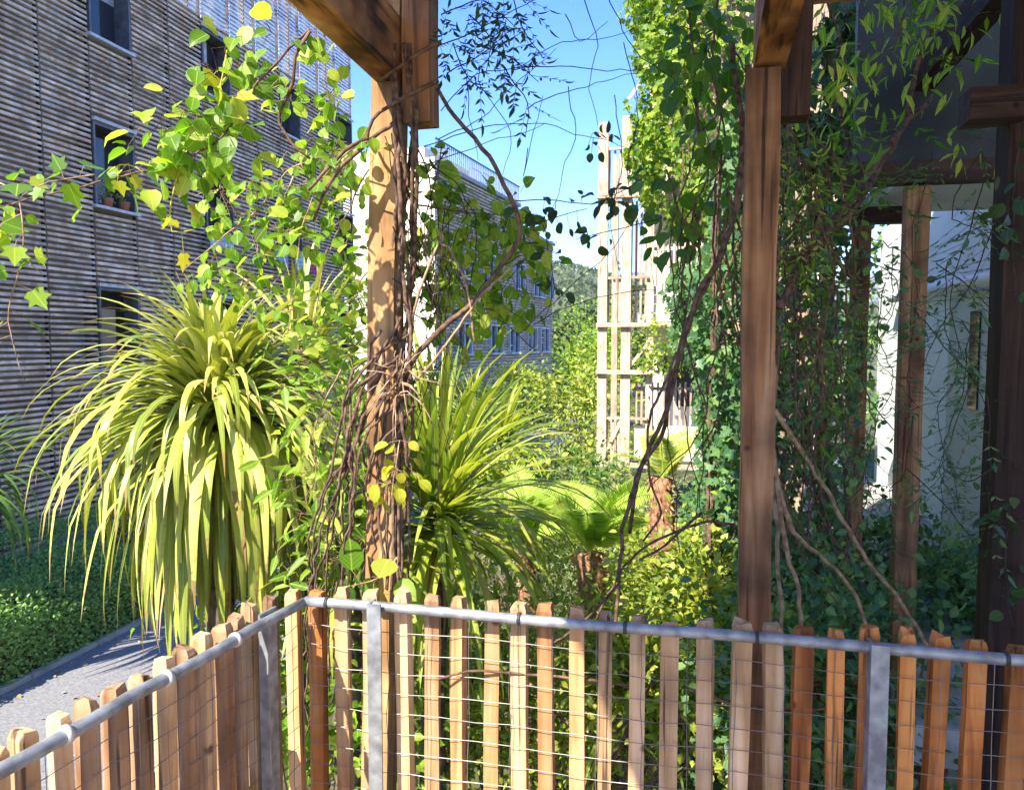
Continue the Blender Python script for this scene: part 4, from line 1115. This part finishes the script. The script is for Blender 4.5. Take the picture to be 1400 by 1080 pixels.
vine('slanting woody vine trunk leaning up to the dark balcony panel', [[(1062, 420, 2.6), (1090, 370, 2.7), (1140, 310, 2.8), (1190, 250, 2.9), (1230, 180, 3.0), (1260, 90, 3.0), (1290, 10, 3.0)], [(1075, 360, 2.7), (1120, 330, 2.75), (1200, 215, 2.9), (1270, 130, 2.95)]], 'bark', 'l_green', LANCE, .06, 20, (.015, .009), pin=2, jit=.004)
rt = []
for k in range(24):
    x = random.uniform(1045, 1140); y = random.uniform(60, 500)
    rt.append([(x, y, random.uniform(2.5, 3.0)), (x + random.gauss(0, 26), y + random.uniform(90, 160), 2.7), (x + random.gauss(5, 30), y + random.uniform(200, 300), 2.7), (x + random.gauss(10, 40), y + random.uniform(320, 480), 2.8)])
vine('dense tangle of thin brown stems right of the right pergola post', rt, 'bark', 'l_green', LANCE, .045, 9, r=(.0042, .002), jit=.005)
vine('thick bare stems at the foot of the right pergola post', [[(1050, 560, 2.4), (1062, 650, 2.4), (1075, 740, 2.4), (1092, 800, 2.4), (1098, 900, 2.4)], [(1058, 500, 2.45), (1055, 620, 2.45), (1062, 720, 2.45), (1072, 880, 2.45)], [(1060, 640, 2.5), (1085, 720, 2.5), (1120, 760, 2.6), (1160, 800, 2.6), (1190, 870, 2.6)], [(1060, 560, 2.6), (1110, 640, 2.7), (1170, 740, 2.7), (1230, 820, 2.7), (1290, 900, 2.7)]], 'bark_pale', None, r=(.009, .006), jit=.003)
vine('broad green creeper leaves hanging at the top left of the right post', [[(935, -10, 2.7), (945, 60, 2.7), (950, 130, 2.7), (955, 190, 2.7)], [(985, -10, 2.6), (975, 80, 2.6), (985, 160, 2.6), (970, 240, 2.6)], [(910, 230, 2.8), (930, 290, 2.8), (960, 330, 2.8)]], 'bark', 'l_green', ROUND, .066, 60, (.004, .003), spread=.05, down=1.2,
     clusters=[(945, 40, 2.8, 16, .15), (970, 120, 2.8, 16, .15), (985, 40, 2.7, 14, .12), (950, 270, 2.9, 16, .15), (915, 310, 2.9, 8, .09)])
vine('drooping creeper with large leaflets below the right beam', [[(1130, 0, 2.7), (1150, 60, 2.7), (1170, 110, 2.8)], [(1240, -10, 2.9), (1230, 50, 2.9), (1200, 110, 2.9)]], 'bark', 'l_lime', LANCE, .075, 26, (.004, .002), spread=.04, down=1.1, clusters=[(1160, 20, 2.9, 30, .18), (1210, 50, 2.9, 18, .14), (1130, 80, 2.9, 14, .10), (1300, 0, 2.9, 34, .18), (1250, 0, 2.9, 28, .16), (1200, 100, 3.0, 20, .15), (1290, 80, 3.0, 22, .14), (1330, 190, 3.0, 12, .10), (1150, 150, 2.9, 20, .13)])
vine('jasmine leaflets scattered around the right post and gallery', [[(1060, 200, 2.6), (1100, 230, 2.6), (1120, 300, 2.6), (1080, 380, 2.6)], [(1075, 260, 2.7), (1110, 250, 2.7), (1150, 220, 2.7)], [(1200, 380, 3.1), (1170, 440, 3.1), (1160, 520, 3.1)], [(1060, 420, 2.8), (1110, 470, 2.9), (1130, 560, 2.9)]], 'bark', 'l_lime', LANCE, .042, 40, (.0022, .0014), pin=2, clusters=[(1100, 220, 2.7, 12, .1), (1170, 400, 3.2, 14, .16), (1090, 320, 2.7, 10, .1), (1160, 500, 3.2, 14, .14)])
vine('thin dangling sprays of small leaves in front of the white wall', [[(1360, 300, 2.45), (1330, 380, 2.5), (1290, 440, 2.6), (1260, 500, 2.7)], [(1345, 250, 2.4), (1320, 330, 2.5), (1300, 420, 2.5), (1330, 520, 2.5)], [(1250, 420, 2.8), (1290, 470, 2.8), (1330, 520, 2.8), (1355, 580, 2.8)], [(1355, 640, 2.5), (1320, 660, 2.5), (1290, 640, 2.5)], [(1240, 640, 2.8), (1300, 700, 2.8), (1340, 760, 2.8), (1360, 800, 2.8)], [(1350, 540, 2.5), (1352, 650, 2.5), (1345, 750, 2.5)], [(1280, 360, 2.8), (1330, 400, 2.8), (1370, 440, 2.8)]], 'bark_dark', 'l_ivy', LANCE, .04, 34, (.0022, .0012), pin=2)
vine('leafy creeper climbing the far-right gallery post', [[(1395, 200, 2.35), (1385, 300, 2.4), (1390, 420, 2.4)], [(1385, 680, 2.4), (1375, 760, 2.4), (1385, 860, 2.4)]], 'bark_dark', 'l_dark', ROUND, .05, 40, (.003, .002), spread=.02)
rt = []
for k in range(11):
    x = random.uniform(1180, 1375); y = random.uniform(200, 620); d0 = random.uniform(2.6, 3.6)
    rt.append([(x, y, d0), (x + random.gauss(0, 18), y + random.uniform(50, 90), d0), (x + random.gauss(0, 30), y + random.uniform(110, 180), d0 + .1), (x + random.gauss(0, 45), y + random.uniform(200, 300), d0 + .1)])
vine('fine leafy tendrils veiling the shaded gallery at the far right', rt, 'bark_dark', 'l_ivy', LANCE, .036, 20, r=(.0022, .0011), jit=.004, pin=2)
rt = []
for k in range(18):
    x = random.uniform(1050, 1180); y = random.uniform(120, 560); d0 = random.uniform(2.5, 3.3)
    rt.append([(x, y, d0), (x + random.gauss(0, 30), y + random.uniform(60, 120), d0), (x + random.gauss(0, 55), y + random.uniform(140, 220), d0 + .1), (x + random.gauss(0, 80), y + random.uniform(240, 380), d0 + .1)])
vine('criss-crossing wiry stems with small leaves between the right post and gallery', rt, 'bark', 'l_ivy', OVATE, .04, 22, r=(.0028, .0013), jit=.005, down=.6)
rt = []
for k in range(12):
    x = random.uniform(930, 1010); y = random.uniform(-10, 300)
    rt.append([(x, y, random.uniform(2.6, 3.2)), (x + random.gauss(0, 26), y + random.uniform(90, 160), 2.8), (x + random.gauss(0, 30), y + random.uniform(200, 330), 2.9), (x + random.gauss(0, 40), y + random.uniform(350, 520), 3.0)])
vine('long bare vine stems hanging in front of the ivy left of the right post', rt, 'bark', None, r=(.0045, .002), jit=.004)

# ------------------------------------------------------------------ small things on the facades
def cloth(px, py, l, w, h, mat, label):
    p = P(px, py, 10); # depth from the facade plane
    r = ray(px, py); d = l / (r.x * RX.x + r.y * RX.y); c = P(px, py, d)
    m = MB(); n = 8
    for i in range(n):
        a, b = i / n, (i + 1) / n
        f = lambda t, k: c + GX * ((t - .5) * w) + RX * (.03 * math.sin(t * 9) * k) + Vector((0, 0, -h * k))
        for k in range(4):
            m.poly([f(a, k / 4), f(b, k / 4), f(b, (k + 1) / 4), f(a, (k + 1) / 4)])
    o = m.build('laundry', M[mat], None, True)
    md = o.modifiers.new('thick', 'SOLIDIFY'); md.thickness = .008
    tag(o, label, 'laundry', 'washing hung outside the slatted building')
cloth(385, 340, -9.75, .55, .45, 'lilac', 'lilac cloth hung out on the slatted building')
cloth(410, 347, -9.75, .5, .45, 'mint', 'pale mint cloth between the lilac and pink ones')
cloth(432, 350, -9.75, .42, .5, 'pink', 'bright pink cloth hung at the end of the slatted building')
cloth(303, 318, -9.75, .8, .4, 'paleblue', 'pale blue cloth hung below the leafy shoot')
def sill_pot(c, mat, label, leafn=120):
    T = thing('plant_pot', c, label, 'pot plant', 'pot plants on window sills')
    m = MB(); m.tube([c, c + Vector((0, 0, .16))], .07, .10, k=12); m.build('pot', M[mat], T, True)
    pos, out = cloud(c + Vector((0, 0, .36)), (.18, .24, .2), leafn, 6, .4)
    d, nn = droop_dirs(out, .2, .7); leaves('foliage', pos, d, nn, .07, LANCE, M['l_garden'], T)
sill_pot(Q(-9.99, 11.6, 4.02), 'terracotta', 'trailing pot plant at the left of the middle-floor window sill')
sill_pot(Q(-9.99, 12.0, 4.02), 'terracotta', 'smaller pot plant at the right of the middle-floor window sill', 60)
T = thing('planter_box', Q(.72, 4.6, -.42), 'brown wooden planter box behind the fence at the right', 'planter')
for k in range(3):
    timber('board', Q(.60, 4.3, -.36 + k * .10), Q(.98, 4.3, -.36 + k * .10), .025, .095, M['orange'], T)

# ------------------------------------------------------------------ thin sea haze that pales the far ridge
def haze():
    m = MB(); m.box(Vector((0, 0, 290)), Vector((9500, 0, 0)), Vector((0, 9500, 0)), Vector((0, 0, 312)))
    mt = bpy.data.materials.new('haze'); mt.use_nodes = True
    n, l = mt.node_tree.nodes, mt.node_tree.links
    n.remove(n['Principled BSDF'])
    v = n.new('ShaderNodeVolumePrincipled')
    v.inputs['Color'].default_value = (.80, .88, 1, 1)
    v.inputs['Density'].default_value = .00013
    l.new(v.outputs[0], n['Material Output'].inputs['Volume'])
    tag(m.build('haze', mt), kind='stuff')
haze()
